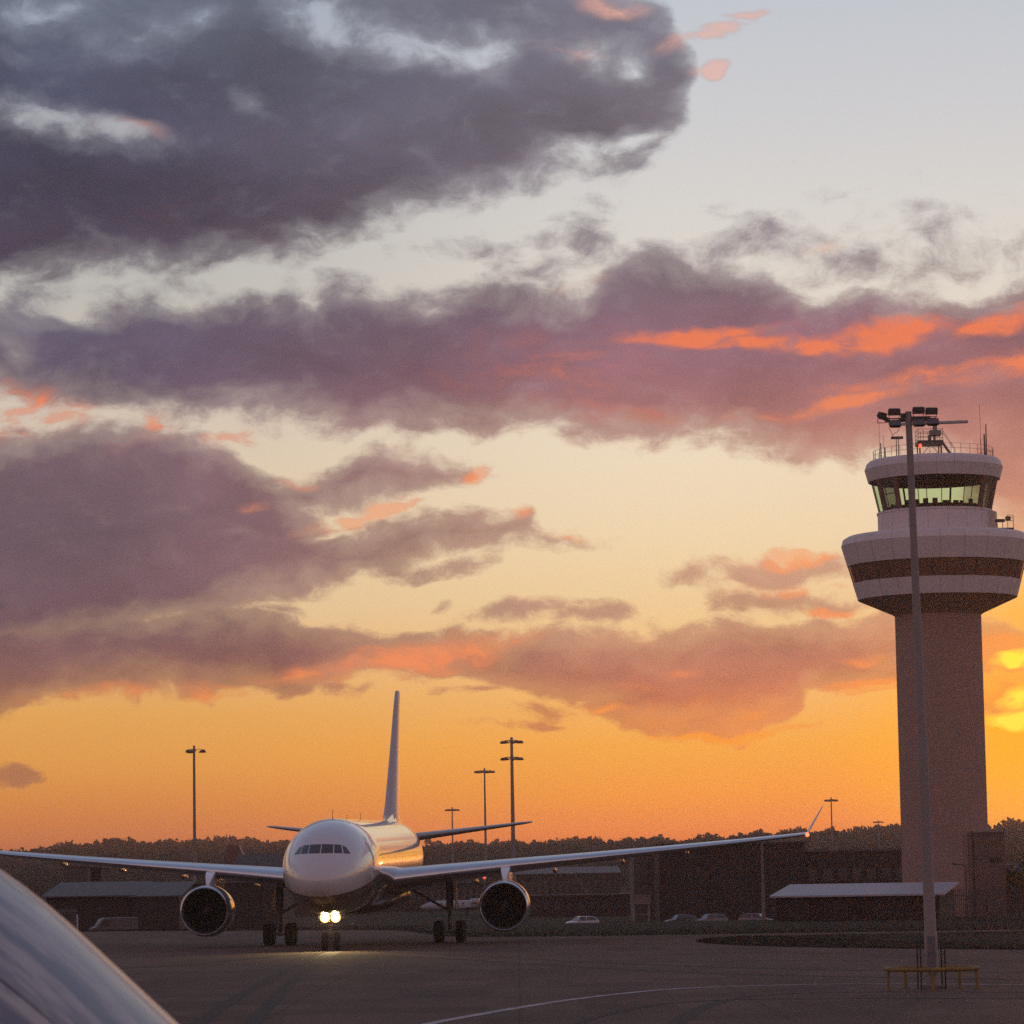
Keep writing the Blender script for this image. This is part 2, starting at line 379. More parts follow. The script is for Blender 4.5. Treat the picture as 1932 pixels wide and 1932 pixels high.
# ------------------------------------------------------------------ mesh building
class MB:
    def __init__(self): self.v, self.f = [], []
    def add(self, vs, fs):
        o = len(self.v)
        self.v += [tuple(p) for p in vs]
        self.f += [tuple(i + o for i in f) for f in fs]
        return self
    def box(self, c, s, rot=None):
        c = Vector(c); h = Vector(s) * 0.5
        vs = []
        for x in (-1, 1):
            for y in (-1, 1):
                for z in (-1, 1):
                    p = Vector((x * h.x, y * h.y, z * h.z))
                    if rot: p = rot @ p
                    vs.append(c + p)
        return self.add(vs, [(0, 1, 3, 2), (4, 6, 7, 5), (0, 4, 5, 1), (2, 3, 7, 6), (0, 2, 6, 4), (1, 5, 7, 3)])
    def loft(self, rings, cap0=True, cap1=True, closed=True):
        n = len(rings[0]); vs = [p for r in rings for p in r]; fs = []
        m = n if closed else n - 1
        for i in range(len(rings) - 1):
            for j in range(m):
                k = (j + 1) % n
                fs.append((i * n + j, i * n + k, (i + 1) * n + k, (i + 1) * n + j))
        if cap0 and closed: fs.append(tuple(range(n))[::-1])
        if cap1 and closed: fs.append(tuple((len(rings) - 1) * n + j for j in range(n)))
        return self.add(vs, fs)
    def cyl(self, p0, p1, r0, r1=None, n=12, cap=True):
        p0, p1 = Vector(p0), Vector(p1)
        r1 = r0 if r1 is None else r1
        d = (p1 - p0).normalized()
        a = d.orthogonal().normalized(); b = d.cross(a)
        ring = lambda p, r: [p + (a * math.cos(2 * PI * i / n) + b * math.sin(2 * PI * i / n)) * r for i in range(n)]
        return self.loft([ring(p0, r0), ring(p1, r1)], cap, cap)
    def tube(self, pts, r, n=8):
        pts = [Vector(p) for p in pts]
        for a, b in zip(pts[:-1], pts[1:]): self.cyl(a, b, r, r, n)
        return self
    def lathe(self, prof, axis='Z', n=48, c=(0, 0, 0), cap0=False, cap1=False, arc=(0, 2 * PI)):
        c = Vector(c); rings = []
        full = abs(arc[1] - arc[0] - 2 * PI) < 1e-6
        m = n if full else n + 1
        for r, h in prof:
            ring = []
            for i in range(m):
                a = arc[0] + (arc[1] - arc[0]) * i / n
                x, y = r * math.cos(a), r * math.sin(a)
                ring.append(c + (Vector((x, y, h)) if axis == 'Z' else Vector((x, h, y))))
            rings.append(ring)
        return self.loft(rings, cap0, cap1, closed=full)
    def build(self, name, m, parent=None, smooth=35, loc=None):
        me = bpy.data.meshes.new(name)
        me.from_pydata(self.v, [], self.f)
        me.validate(); me.update()
        import bmesh
        bm = bmesh.new(); bm.from_mesh(me)
        bmesh.ops.recalc_face_normals(bm, faces=bm.faces)
        bm.to_mesh(me); bm.free()
        if m is not None: me.materials.append(m)
        if smooth:
            me.polygons.foreach_set('use_smooth', [True] * len(me.polygons))
            me.set_sharp_from_angle(angle=R(smooth))
        o = bpy.data.objects.new(name, me); COL.objects.link(o)
        if parent is not None: o.parent = parent
        if loc is not None: o.location = loc
        return o


def tag(o, label=None, cat=None, group=None, kind=None):
    if label: o['label'] = label
    if cat: o['category'] = cat
    if group: o['group'] = group
    if kind: o['kind'] = kind
    return o


def thing(name, label, cat, loc=(0, 0, 0), rotz=0.0, group=None):
    o = bpy.data.objects.new(name, None); COL.objects.link(o)
    o.location = loc; o.rotation_euler = (0, 0, rotz)
    o.empty_display_size = 0.5
    return tag(o, label, cat, group)


def copy_tree(o, parent=None):
    kids = [c for c in bpy.data.objects if c.parent == o]
    c = o.copy(); COL.objects.link(c)
    if parent is not None: c.parent = parent
    for k in kids: copy_tree(k, c)
    return c


M = dict(
    asphalt=mat('asphalt', (0.05, 0.046, 0.044), 0.95, spec=0.15),
    grass=mat('rough_grass', (0.021, 0.016, 0.007), 0.95, spec=0.1, var=0.4, vscale=0.15),
    white_paint=mat('airframe_white', (0.78, 0.78, 0.79), 0.28, coat=1.0, coat_rough=0.03),
    wing_grey=mat('wing_grey', (0.30, 0.30, 0.32), 0.4, coat=0.4, var=0.1, vscale=0.6),
    bare_metal=mat('polished_metal', (0.62, 0.63, 0.66), 0.24, metal=0.9, var=0.06, vscale=0.8),
    dark_metal=mat('dark_metal', (0.05, 0.05, 0.055), 0.45, metal=0.6),
    rubber=mat('tyre_rubber', (0.018, 0.017, 0.017), 0.85, var=0.2, vscale=4),
    black=mat('intake_black', (0.012, 0.012, 0.013), 0.7),
    glass_dark=mat('cockpit_glass', (0.040, 0.030, 0.028), 0.12, coat=0.3),
    gear_paint=mat('gear_grey', (0.16, 0.16, 0.165), 0.5, var=0.2, vscale=3),
    mast_steel=mat('mast_steel', (0.17, 0.165, 0.165), 0.6, var=0.15, vscale=0.8),
    galv=mat('galvanised_steel', (0.30, 0.295, 0.30), 0.55, metal=0.25, var=0.15, vscale=0.7),
    lamp_body=mat('lamp_housing', (0.035, 0.034, 0.036), 0.6),
    lamp_glass=mat('lamp_glass', (0.10, 0.10, 0.11), 0.2),
    yellow=mat('yellow_paint', (0.20, 0.13, 0.03), 0.7, var=0.45, vscale=2.2),
)
# ------------------------------------------------------------------ ground
def sstep(a, b, t):
    t = min(1.0, max(0.0, (t - a) / (b - a)))
    return t * t * (3 - 2 * t)


def gz(x, y):
    """the land falls about two metres behind the apron edge"""
    return -2.2 * sstep(300, 420, y)


# (x, photo row of the tree tops)
RIDGE = [(-500, 1625), (-200, 1618), (0, 1608), (60, 1611), (100, 1606), (125, 1600), (150, 1606), (170, 1600), (200, 1598), (240, 1590), (290, 1588), (370, 1588), (450, 1586), (530, 1588), (700, 1596), (800, 1598), (820, 1592), (850, 1596), (880, 1591), (910, 1593), (960, 1592), (1000, 1594), (1040, 1592), (1072, 1587), (1120, 1588), (1180, 1586), (1220, 1584), (1265, 1588), (1300, 1582), (1340, 1578), (1400, 1574), (1450, 1573), (1500, 1570), (1540, 1569), (1600, 1566), (1650, 1562), (1700, 1559), (1800, 1562), (1860, 1566), (1872, 1563), (1890, 1558), (1915, 1553), (1940, 1554), (2200, 1540), (2600, 1550)]
RY = 2100.0
_rx = [at(px, py, RY).x for px, py in RIDGE]
_rz = [at(px, py, RY).z for px, py in RIDGE]


def crest(x):
    return float(np.interp(x, _rx, _rz))


TREE_H = 9.0


def hz(x, y):
    c = crest(x) - TREE_H
    if y < RY: k = sstep(1150, RY, y) ** 1.15
    else: k = 1.0 - 0.6 * sstep(RY, 3400, y)
    return -2.4 + (c + 2.4) * k


def grid_sheet(name, xs, ys, zf, m, kind='structure', hole=None):
    me = bpy.data.meshes.new(name)
    vs = [(x, y, zf(x, y)) for y in ys for x in xs]
    n = len(xs)
    fs = [(j * n + i, j * n + i + 1, (j + 1) * n + i + 1, (j + 1) * n + i) for j in range(len(ys) - 1) for i in range(n - 1)]
    me.from_pydata(vs, [], fs)
    me.polygons.foreach_set('use_smooth', [True] * len(fs))
    me.materials.append(m); me.update()
    o = bpy.data.objects.new(name, me); COL.objects.link(o)
    return tag(o, kind=kind)


def asphalt_material():
    m = M['asphalt']; nt = m.node_tree; q = G(nt); b = nt.nodes['Principled BSDF']
    t = q.new('ShaderNodeTexCoord').outputs['Object']
    big = q.noise(t, 0.035, 5.0, 0.6)
    wear = q.noise(q.vm('MULTIPLY', t, (0.25, 0.03, 1)), 1.0, 5.0, 0.65)
    fine = q.noise(t, 9.0, 3.0, 0.7)
    k = q.m('MULTIPLY', q.rng(big, 0.3, 0.7, 0.75, 1.25), q.rng(wear, 0.3, 0.7, 0.8, 1.2))
    k = q.m('MULTIPLY', k, q.rng(fine, 0.2, 0.8, 0.7, 1.3))
    # slab joints of the concrete stand, 7.5 m apart
    x, y, z = q.sep(t)[:3]
    for v in (x, y):
        f = q.m('ABSOLUTE', q.m('SUBTRACT', q.m('FRACT', q.m('MULTIPLY', v, 1 / 7.5)), 0.5))
        k = q.m('MULTIPLY', k, q.smooth(f, 0.488, 0.496, 1.0, 0.72))
    # repaired slabs, a little darker or lighter than their neighbours
    vor = q.new('ShaderNodeTexVoronoi'); vor.distance = 'CHEBYCHEV'
    q.put(vor.inputs['Vector'], q.vm('MULTIPLY', t, (1 / 15, 1 / 22, 0))); vor.inputs['Randomness'].default_value = 0.35
    k = q.m('MULTIPLY', k, q.rng(q.sep(vor.outputs['Color'])[0], 0, 1, 0.80, 1.16))
    # oil drips
    oil = q.noise(t, 0.55, 3.0, 0.5)
    k = q.m('MULTIPLY', k, q.smooth(oil, 0.66, 0.74, 1.0, 0.6))
    q.put(b.inputs['Base Color'], q.vm('SCALE', (0.104, 0.068, 0.051), scale=k))
    q.put(b.inputs['Roughness'], q.rng(big, 0.3, 0.7, 0.8, 0.98))


asphalt_material()
xs = [-3500, -1800, -900, -500] + list(range(-300, 301, 20)) + [500, 900, 1800, 3500]
ys = [-60, 0, 60, 120, 180, 240, 280] + list(range(300, 441, 10)) + [500, 600, 800, 1000, 1150, 1500, 2500, 4000]
grid_sheet('ground', xs, ys, lambda x, y: gz(x, y) - 0.05, M['grass'])

# apron: its far edge as seen past the aircraft
EDGE = [(-150, 1760), (218, 1757), (480, 1756), (760, 1755), (800, 1762), (850, 1768), (1030, 1767), (1200, 1765), (1330, 1763), (1600, 1759), (1932, 1754), (2200, 1750)]
_e = [on(px, py) for px, py in EDGE]
_ex, _ey = [p.x for p in _e], [p.y for p in _e]
xa = [-280.0, -200, -140, -100] + list(np.linspace(-80, 80, 81)) + [100, 140, 200, 280]
av, af = [], []
rows = 14
for x in xa:
    ye = float(np.interp(x, _ex, _ey))
    for j in range(rows):
        y = -60 + (ye + 60) * j / (rows - 1)
        av.append((x, y, gz(x, y)))
for i in range(len(xa) - 1):
    for j in range(rows - 1):
        a = i * rows + j
        af.append((a, a + rows, a + rows + 1, a + 1))
mb = MB(); mb.v, mb.f = av, af
tag(mb.build('apron', M['asphalt'], smooth=0), kind='structure')


def flat_poly(name, pts, z, m, kind='structure'):
    mb = MB(); mb.add([(p.x, p.y, gz(p.x, p.y) + z) for p in pts], [tuple(range(len(pts)))])
    return tag(mb.build(name, m, smooth=0), kind=kind)


def ribbon(name, pxs, w, z, m, sub=6):
    pts = [on(*p) for p in pxs]
    # rounded run through the surveyed points
    fine = []
    for i in range(len(pts) - 1):
        p0 = pts[max(i - 1, 0)]; p1 = pts[i]; p2 = pts[i + 1]; p3 = pts[min(i + 2, len(pts) - 1)]
        for k in range(sub):
            t = k / sub
            fine.append(0.5 * ((2 * p1) + (p2 - p0) * t + (2 * p0 - 5 * p1 + 4 * p2 - p3) * t * t + (3 * p1 - p0 - 3 * p2 + p3) * t ** 3))
    fine.append(pts[-1])
    vs, fs = [], []
    for i, p in enumerate(fine):
        d = fine[min(i + 1, len(fine) - 1)] - fine[max(i - 1, 0)]
        n = Vector((-d.y, d.x, 0)).normalized() * w / 2
        vs += [(p.x + n.x, p.y + n.y, gz(p.x, p.y) + z), (p.x - n.x, p.y - n.y, gz(p.x, p.y) + z)]
        if i: fs.append((2 * i - 2, 2 * i - 1, 2 * i + 1, 2 * i))
    mb = MB(); mb.add(vs, fs)
    return tag(mb.build(name, m, smooth=0), kind='structure')


def worn_paint(name, c, lo=0.15):
    m = mat(name, c, 0.8, spec=0.2)
    nt = m.node_tree; q = G(nt); b = nt.nodes['Principled BSDF']
    t = q.new('ShaderNodeTexCoord').outputs['Object']
    n = q.noise(t, 1.1, 6.0, 0.7)
    q.put(b.inputs['Base Color'], q.mix(q.smooth(n, 0.35, 0.6, lo, 1.0), (0.09, 0.062, 0.05, 1), tuple(c) + (1,)))
    return m


line_white = worn_paint('worn_white_line', (0.42, 0.40, 0.39), 0.35)
line_faint = worn_paint('faded_line', (0.16, 0.14, 0.11), 0.2)
line_yellow = worn_paint('worn_yellow_line', (0.34, 0.24, 0.06), 0.2)
ribbon('road_marking', [(560, 1990), (700, 1957), (830, 1928), (1000, 1898), (1120, 1881), (1260, 1867), (1400, 1861), (1600, 1857), (1932, 1858), (2150, 1861)], 0.42, 0.010, line_white)
ribbon('road_marking', [(860, 1822), (1000, 1818), (1200, 1814), (1500, 1812), (1932, 1811), (2100, 1811)], 0.5, 0.008, line_faint)
ribbon('road_marking', [(470, 1822), (600, 1817), (636, 1815)], 0.5, 0.008, line_yellow)
ribbon('road_marking', [(585, 1832), (632, 1830)], 0.45, 0.012, line_yellow)
ribbon('road_marking', [(580, 1822), (640, 1820)], 0.4, 0.014, line_yellow)
ribbon('road_marking', [(-60, 1786), (250, 1781), (500, 1778), (800, 1776), (1100, 1774)], 0.8, 0.008, line_faint)

# rubber laid down by turning aircraft
rub = mat('rubber_film', (.040, .028, .022), 0.85, spec=.25)
for i, (pts, w) in enumerate((([(300, 1990), (420, 1900), (520, 1842), (600, 1806), (640, 1790)], .5), ([(420, 1990), (500, 1905), (560, 1845), (618, 1806), (650, 1790)], .5),
        ([(700, 1795), (830, 1800), (1050, 1812), (1400, 1826), (2000, 1836)], .6), ([(680, 1802), (830, 1808), (1050, 1822), (1400, 1838), (2000, 1850)], .45),
        ([(1250, 1990), (1290, 1920), (1400, 1882), (1600, 1872), (2000, 1872)], .5), ([(150, 1830), (330, 1822), (500, 1806), (620, 1795)], .5), ([(1000, 1990), (1120, 1920), (1300, 1890), (1600, 1884), (2000, 1884)], .35))):
    ribbon('tyre_mark', pts, w, 0.004 + i * 0.0006, rub)

# grass island inside the taxiway bend, a low kerb-less mound
isl = [(1312, 1777), (1340, 1772), (1400, 1769), (1600, 1765), (1932, 1759), (2150, 1756), (2150, 1795), (1932, 1792), (1700, 1790), (1500, 1787), (1400, 1784), (1335, 1780)]
ip = [on(*p) for p in isl]
cx = sum(p.x for p in ip) / len(ip); cy = sum(p.y for p in ip) / len(ip)
mb = MB()
rings = []
for k, z in ((1.0, 0.01), (0.985, 0.07), (0.93, 0.11)):
    rings.append([(cx + (p.x - cx) * k, cy + (p.y - cy) * k, z) for p in ip])
mb.loft(rings, cap0=False, cap1=True)
tag(mb.build('grass_island', M['grass']), kind='structure')

# uncut grass on the island and along the apron edge: short blades, one mass
def grass_blades(name, n, sampler, h):
    vs, fs = [], []
    for i in range(n):
        x, y, z = sampler()
        a = random.uniform(0, PI); hh = h * random.uniform(0.5, 1.3); w = random.uniform(0.03, 0.07)
        dx_, dy_ = math.cos(a) * w, math.sin(a) * w
        lx, ly = random.uniform(-0.1, 0.1), random.uniform(-0.1, 0.1)
        o = len(vs)
        vs += [(x - dx_, y - dy_, z), (x + dx_, y + dy_, z), (x + lx, y + ly, z + hh)]
        fs.append((o, o + 1, o + 2))
    mb = MB(); mb.v, mb.f = vs, fs
    return tag(mb.build(name, M['grass'], smooth=0), 'rough dark grass standing along the apron edge', 'grass', kind='stuff')


def island_pt():
    while True:
        i = random.randrange(len(ip)); j = (i + 1) % len(ip)
        s, t = math.sqrt(random.random()), random.random()
        p = Vector((cx, cy, 0)) * (1 - s) + (ip[i] * (1 - t) + ip[j] * t) * s
        if p.x < 75: return p.x, p.y, 0.05


def edge_pt():
    x = random.uniform(-75, 75)
    ye = float(np.interp(x, _ex, _ey))
    y = ye + 0.3 + abs(random.gauss(0, 18))
    return x, y, gz(x, y) - 0.06


def any_pt(): return island_pt() if random.random() < 0.45 else edge_pt()


grass_blades('grass', 26000, any_pt, 0.11)

# ------------------------------------------------------------------ hills and the wood on them
xs = list(np.linspace(-1500, 1700, 161)); ys = [1150, 1250, 1400, 1550, 1700, 1800, 1900, 1980, 2050, 2100, 2160, 2250, 2400, 2800, 3400]
hill_mat = mat('hill_turf', (0.018, 0.016, 0.009), 0.95, spec=0.1, var=0.4, vscale=0.01)
grid_sheet('hills', xs, ys, hz, hill_mat)

leaf = mat('far_foliage', (0.022, 0.018, 0.010), 0.9, spec=0.1, var=0.35, vscale=0.02)


def crown_cloud(nleaf, rng):
    """leaf clumps scattered over a few lobes of one crown of unit width"""
    lobes = [(rng.uniform(-.28, .28), rng.uniform(-.28, .28), rng.uniform(.35, .8), rng.uniform(.22, .36)) for _ in range(6)]
    vs, fs = [], []
    for i in range(nleaf):
        lx, ly, lz, lr = lobes[i % 6]
        d = rng.normal(size=3); d /= np.linalg.norm(d)
        c = np.array((lx, ly, lz)) + d * lr * rng.uniform(.55, 1.08)
        a, b = rng.normal(size=3), rng.normal(size=3)
        s = rng.uniform(.06, .13)
        a = a / np.linalg.norm(a) * s; b = b / np.linalg.norm(b) * s
        o = len(vs)
        vs += [c - a - b, c + a - b, c + a + b, c - a + b]
        fs.append((o, o + 1, o + 2, o + 3))
    # a stub of trunk under the crown
    o = len(vs)
    for k in range(4):
        ang = k * PI / 2
        vs.append(np.array((.03 * math.cos(ang), .03 * math.sin(ang), -.3)))
    for k in range(4):
        ang = k * PI / 2
        vs.append(np.array((.02 * math.cos(ang), .02 * math.sin(ang), .5)))
    for k in range(4): fs.append((o + k, o + (k + 1) % 4, o + 4 + (k + 1) % 4, o + 4 + k))
    return np.array(vs), np.array(fs)


protos = [crown_cloud(110, RNG) for _ in range(7)]
V_, F_, off = [], [], 0


def plant(x, y, h, w):
    global off
    v, f = protos[RNG.integers(len(protos))]
    a = RNG.uniform(0, 2 * PI); c, s = math.cos(a), math.sin(a)
    p = np.empty_like(v)
    p[:, 0] = (v[:, 0] * c - v[:, 1] * s) * w + x
    p[:, 1] = (v[:, 0] * s + v[:, 1] * c) * w + y
    p[:, 2] = v[:, 2] * h + hz(x, y)
    V_.append(p); F_.append(f + off); off += len(p)


xl, xr = at(-120, 1600, RY).x, at(2060, 1600, RY).x
x = xl
while x < xr:                                   # the skyline trees
    w = RNG.uniform(4.5, 9)
    bump = 1.0 + 0.22 * math.sin(x * 0.045) * math.sin(x * 0.013 + 1)
    h = TREE_H * RNG.uniform(.80, 1.06) * bump
    plant(x, RY + RNG.uniform(-15, 25), h, w)
    plant(x + RNG.uniform(-3, 3), RY - RNG.uniform(15, 45), h * RNG.uniform(.8, 1.0), w)
    x += w * RNG.uniform(.34, .6)
for px, py, h in ((125, 1595, 6), (170, 1595, 5), (820, 1589, 4), (1072, 1584, 5), (1240, 1581, 3), (1912, 1550, 5), (1888, 1555, 4)):   # single taller crowns
    p = at(px, py, RY)
    plant(p.x, RY, p.z - hz(p.x, RY) + h * 0.4, 11)
for i in range(1500):                           # the slope below
    y = RNG.uniform(1250, RY)
    k = y / RY
    plant(RNG.uniform(xl * k, xr * k), y, RNG.uniform(7, 11), RNG.uniform(8, 13))
me = bpy.data.meshes.new('forest')
vv = np.concatenate(V_); ff = np.concatenate(F_)
me.vertices.add(len(vv)); me.vertices.foreach_set('co', vv.ravel())
me.loops.add(ff.size); me.loops.foreach_set('vertex_index', ff.ravel())
me.polygons.add(len(ff)); me.polygons.foreach_set('loop_start', np.arange(0, ff.size, 4))
me.polygons.foreach_set('loop_total', np.full(len(ff), 4))
me.update(calc_edges=True); me.materials.append(leaf)
forest = bpy.data.objects.new('forest', me); COL.objects.link(forest)
tag(forest, 'dark wooded ridge along the horizon behind the airfield', 'wood', kind='stuff')
# ------------------------------------------------------------------ the airliner
TILT = 0.0120                      # it stands a little nose-down
PX, PY, YAW = -11.28, 192.5, R(2.75)


def zz(y): return (y - 28.0) * TILT


plane = thing('airliner', 'white twin-engine airliner taxiing towards the viewer with two bright lights on its nose leg', 'airliner', (PX, PY, 0), -YAW)

FUS = [(0.0, 4.40, .03, .03), (.12, 4.41, .42, .40), (.4, 4.44, .80, .76), (.9, 4.50, 1.22, 1.16), (1.6, 4.60, 1.62, 1.55), (2.4, 4.73, 1.98, 1.92),
       (3.3, 4.86, 2.26, 2.26), (4.3, 4.97, 2.48, 2.50), (5.5, 5.06, 2.66, 2.68), (7.0, 5.12, 2.77, 2.79), (9.0, 5.14, 2.82, 2.82), (12, 5.14, 2.82, 2.82), (20, 5.14, 2.82, 2.82),
       (30, 5.14, 2.82, 2.82), (39, 5.14, 2.82, 2.82), (42, 5.24, 2.76, 2.74), (45, 5.46, 2.56, 2.52), (48, 5.74, 2.24, 2.20), (51, 6.06, 1.80, 1.78), (54, 6.38, 1.26, 1.28), (56.5, 6.62, .78, .82), (58.2, 6.76, .42, .46), (58.8, 6.80, .22, .26)]
_fy = [f[0] for f in FUS]


def fus_at(y):
    # smooth through the stations
    ys_ = np.array(_fy)
    out = []
    i = int(np.clip(np.searchsorted(ys_, y) - 1, 0, len(FUS) - 2))
    t = (y - ys_[i]) / (ys_[i + 1] - ys_[i])
    for k in (1, 2, 3):
        p1, p2 = FUS[i][k], FUS[i + 1][k]
        m1 = (FUS[i + 1][k] - FUS[max(i - 1, 0)][k]) / (ys_[i + 1] - ys_[max(i - 1, 0)]) if i > 0 else (p2 - p1) / (ys_[1] - ys_[0])
        j = min(i + 2, len(FUS) - 1)
        m2 = (FUS[j][k] - FUS[i][k]) / (ys_[j] - ys_[i])
        h = ys_[i + 1] - ys_[i]
        out.append((2 * t ** 3 - 3 * t ** 2 + 1) * p1 + (t ** 3 - 2 * t ** 2 + t) * h * m1 + (-2 * t ** 3 + 3 * t ** 2) * p2 + (t ** 3 - t ** 2) * h * m2)
    return out


def fus_pt(y, a, off=0.0):
    zc, w, h = fus_at(y)
    return Vector(((w + off) * math.cos(a), y, zc + zz(y) + (h + off) * math.sin(a)))


ysamp = [0, .04, .12, .25, .4, .6, .9, 1.2, 1.6, 2.0, 2.4, 2.9, 3.3, 3.8, 4.3, 4.9, 5.5, 6.2, 7, 8, 9, 10.5, 12, 15, 20, 25, 30, 35, 39, 40.5, 42, 43.5, 45, 46.5, 48, 49.5, 51, 52.5, 54, 55.2, 56.5, 57.4, 58.2, 58.8]
NS = 72
mb = MB()
mb.loft([[fus_pt(y, 2 * PI * k / NS) for k in range(NS)] for y in ysamp])
# belly fairing under the wing
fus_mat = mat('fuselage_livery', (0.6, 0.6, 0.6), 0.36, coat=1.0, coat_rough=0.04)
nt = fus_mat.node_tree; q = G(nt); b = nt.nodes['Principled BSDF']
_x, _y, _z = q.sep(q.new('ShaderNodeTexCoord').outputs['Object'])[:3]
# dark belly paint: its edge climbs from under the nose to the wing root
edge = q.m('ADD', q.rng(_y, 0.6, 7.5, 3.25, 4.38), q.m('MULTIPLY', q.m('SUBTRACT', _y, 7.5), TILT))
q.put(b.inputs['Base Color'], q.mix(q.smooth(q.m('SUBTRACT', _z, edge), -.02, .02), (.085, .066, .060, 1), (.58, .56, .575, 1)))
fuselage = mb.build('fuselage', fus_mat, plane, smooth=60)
mb = MB()
rings = []
for y, w, d, zc in ((16.5, .4, .1, 2.65), (18, 1.9, .45, 2.7), (20, 2.6, .85, 2.9), (23, 2.95, 1.1, 3.1), (28, 3.0, 1.15, 3.1), (32, 2.7, 1.0, 3.0), (35, 1.8, .6, 2.8), (37, .4, .1, 2.6)):
    rings.append([(w * math.cos(2 * PI * k / 32), y, zc + zz(y) + d * math.sin(2 * PI * k / 32)) for k in range(32)])
mb.loft(rings)
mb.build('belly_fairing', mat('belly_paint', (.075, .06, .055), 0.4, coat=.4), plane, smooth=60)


def nose_surf(x, z, off=0.012):
    lo, hi = 0.0, 9.0
    for _ in range(40):
        y = (lo + hi) / 2
        zc, w, h = fus_at(y)
        r = (x / max(w, 1e-4)) ** 2 + ((z - zc - zz(y)) / max(h, 1e-4)) ** 2
        if r > 1: lo = y
        else: hi = y
    y = (lo + hi) / 2
    zc, w, h = fus_at(y)
    n = Vector((x / w ** 2, -0.5, (z - zc - zz(y)) / h ** 2)).normalized()
    return Vector((x, y, z)) + n * off


def patch(quad, n=5, m=4, off=0.012):
    (a, b, c, d) = [Vector((p[0], 0, p[1])) for p in quad]     # corners in front view: bl, br, tr, tl
    vs, fs = [], []
    for j in range(m + 1):
        for i in range(n + 1):
            u, v = i / n, j / m
            p = (a * (1 - u) + b * u) * (1 - v) + (d * (1 - u) + c * u) * v
            vs.append(nose_surf(p.x, p.z, off))
    for j in range(m):
        for i in range(n):
            q = j * (n + 1) + i
            fs.append((q, q + 1, q + n + 2, q + n + 1))
    return vs, fs


WZ = 5.62
for s in (-1, 1):
    for q in ([(.03, WZ), (.70, WZ), (.66, WZ + .50), (.03, WZ + .52)], [(.76, WZ), (1.20, WZ - .01), (1.08, WZ + .46), (.72, WZ + .50)], [(1.27, WZ - .02), (1.62, WZ - .04), (1.34, WZ + .34), (1.15, WZ + .44)]):
        quad = [(s * x, z) for x, z in q]
        mb = MB(); mb.add(*patch(quad))
        mb.build('cockpit_window', M['glass_dark'], plane, smooth=60)

# cabin windows on the side in view, the doors between them
mb = MB()
win = None
for i in range(46):
    y = 9.5 + i * 0.82
    if 12.2 < y < 13.4 or 36.9 < y < 38.2: continue
    vs = []
    for dy_, dz_ in ((-.11, -.17), (.11, -.17), (.11, .17), (-.11, .17)):
        zc, w, h = fus_at(y + dy_)
        a = math.asin((.55 + dz_) / h)
        vs.append(fus_pt(y + dy_, a, 0.006))
    mb = MB(); mb.add(vs, [(0, 1, 2, 3)])
    mb.build('cabin_window', M['glass_dark'], plane, smooth=0)
door_mat = mat('door_outline', (0.35, 0.35, 0.37), 0.4, coat=.5)
for y0, y1 in ((6.3, 7.3), (12.35, 13.3), (37.1, 38.0)):
    mb = MB()
    for ya, yb, za, zb in ((y0, y0 + .03, -.9, 1.0), (y1 - .03, y1, -.9, 1.0), (y0, y1, -.9, -.87), (y0, y1, .97, 1.0)):
        vs = []
        for y, z in ((ya, za), (yb, za), (yb, zb), (ya, zb)):
            zc, w, h = fus_at(y)
            vs.append(fus_pt(y, math.asin(z / h), 0.008))
        mb.add(vs, [(0, 1, 2, 3)])
    mb.build('door', door_mat, plane, smooth=0)

# aerials on the crown
for y, h in ((8.5, .55), (17.0, .25), (26.0, .45)):
    zt = fus_at(y)[0] + fus_at(y)[2] + zz(y)
    mb = MB(); mb.loft([[(-.02, y - .14, zt - .05), (.02, y - .14, zt - .05), (.02, y + .2, zt - .05), (-.02, y + .2, zt - .05)], [(-.012, y + .08, zt + h), (.012, y + .08, zt + h), (.012, y + .2, zt + h), (-.012, y + .2, zt + h)]])
    mb.build('aerial', M['dark_metal'], plane, smooth=0)


def foil(c, t, camber=0.0, n=14):
    """closed airfoil outline, leading edge at 0"""
    up, lo = [], []
    for i in range(n + 1):
        x = 0.5 * (1 - math.cos(PI * i / n))
        y = 5 * t * (.2969 * math.sqrt(x) - .126 * x - .3516 * x * x + .2843 * x ** 3 - .1015 * x ** 4)
        cz = camber * (1 - (2 * x - 1) ** 2)
        up.append((x * c, (y + cz) * c)); lo.append((x * c, (cz - y) * c))
    return up, lo


WST = [  # x, leading edge y, chord, z of the leading edge, thickness, twist
    (1.6, 18.6, 12.2, 4.10, .135, 4.0), (2.7, 19.4, 11.3, 4.22, .135, 4.0), (5.5, 21.3, 9.3, 4.50, .13, 3.0), (9.4, 23.9, 7.4, 4.86, .12, 2.2),
    (14, 27.0, 6.0, 5.22, .115, 1.4), (19, 30.4, 4.8, 5.62, .11, .8), (24, 33.8, 3.6, 6.05, .105, .2), (27.5, 36.2, 2.75, 6.38, .10, 0), (29.0, 37.3, 2.3, 6.54, .10, 0)]


def wing_ring(st, s, part):
    x, le, c, z, t, tw = st
    up, lo = foil(c, t, .012)
    if part == 'slat':
        k = 6
        seq = [(a, b) for a, b in up[:k][::-1]] + [(a, b) for a, b in lo[1:k]]
    else:
        k = 5
        seq = up[k:] + lo[k:-1][::-1]
    th = R(tw)
    return [(s * x, le + a * math.cos(th) + b * math.sin(th), z + zz(le + a) + b * math.cos(th) - a * math.sin(th)) for a, b in seq]


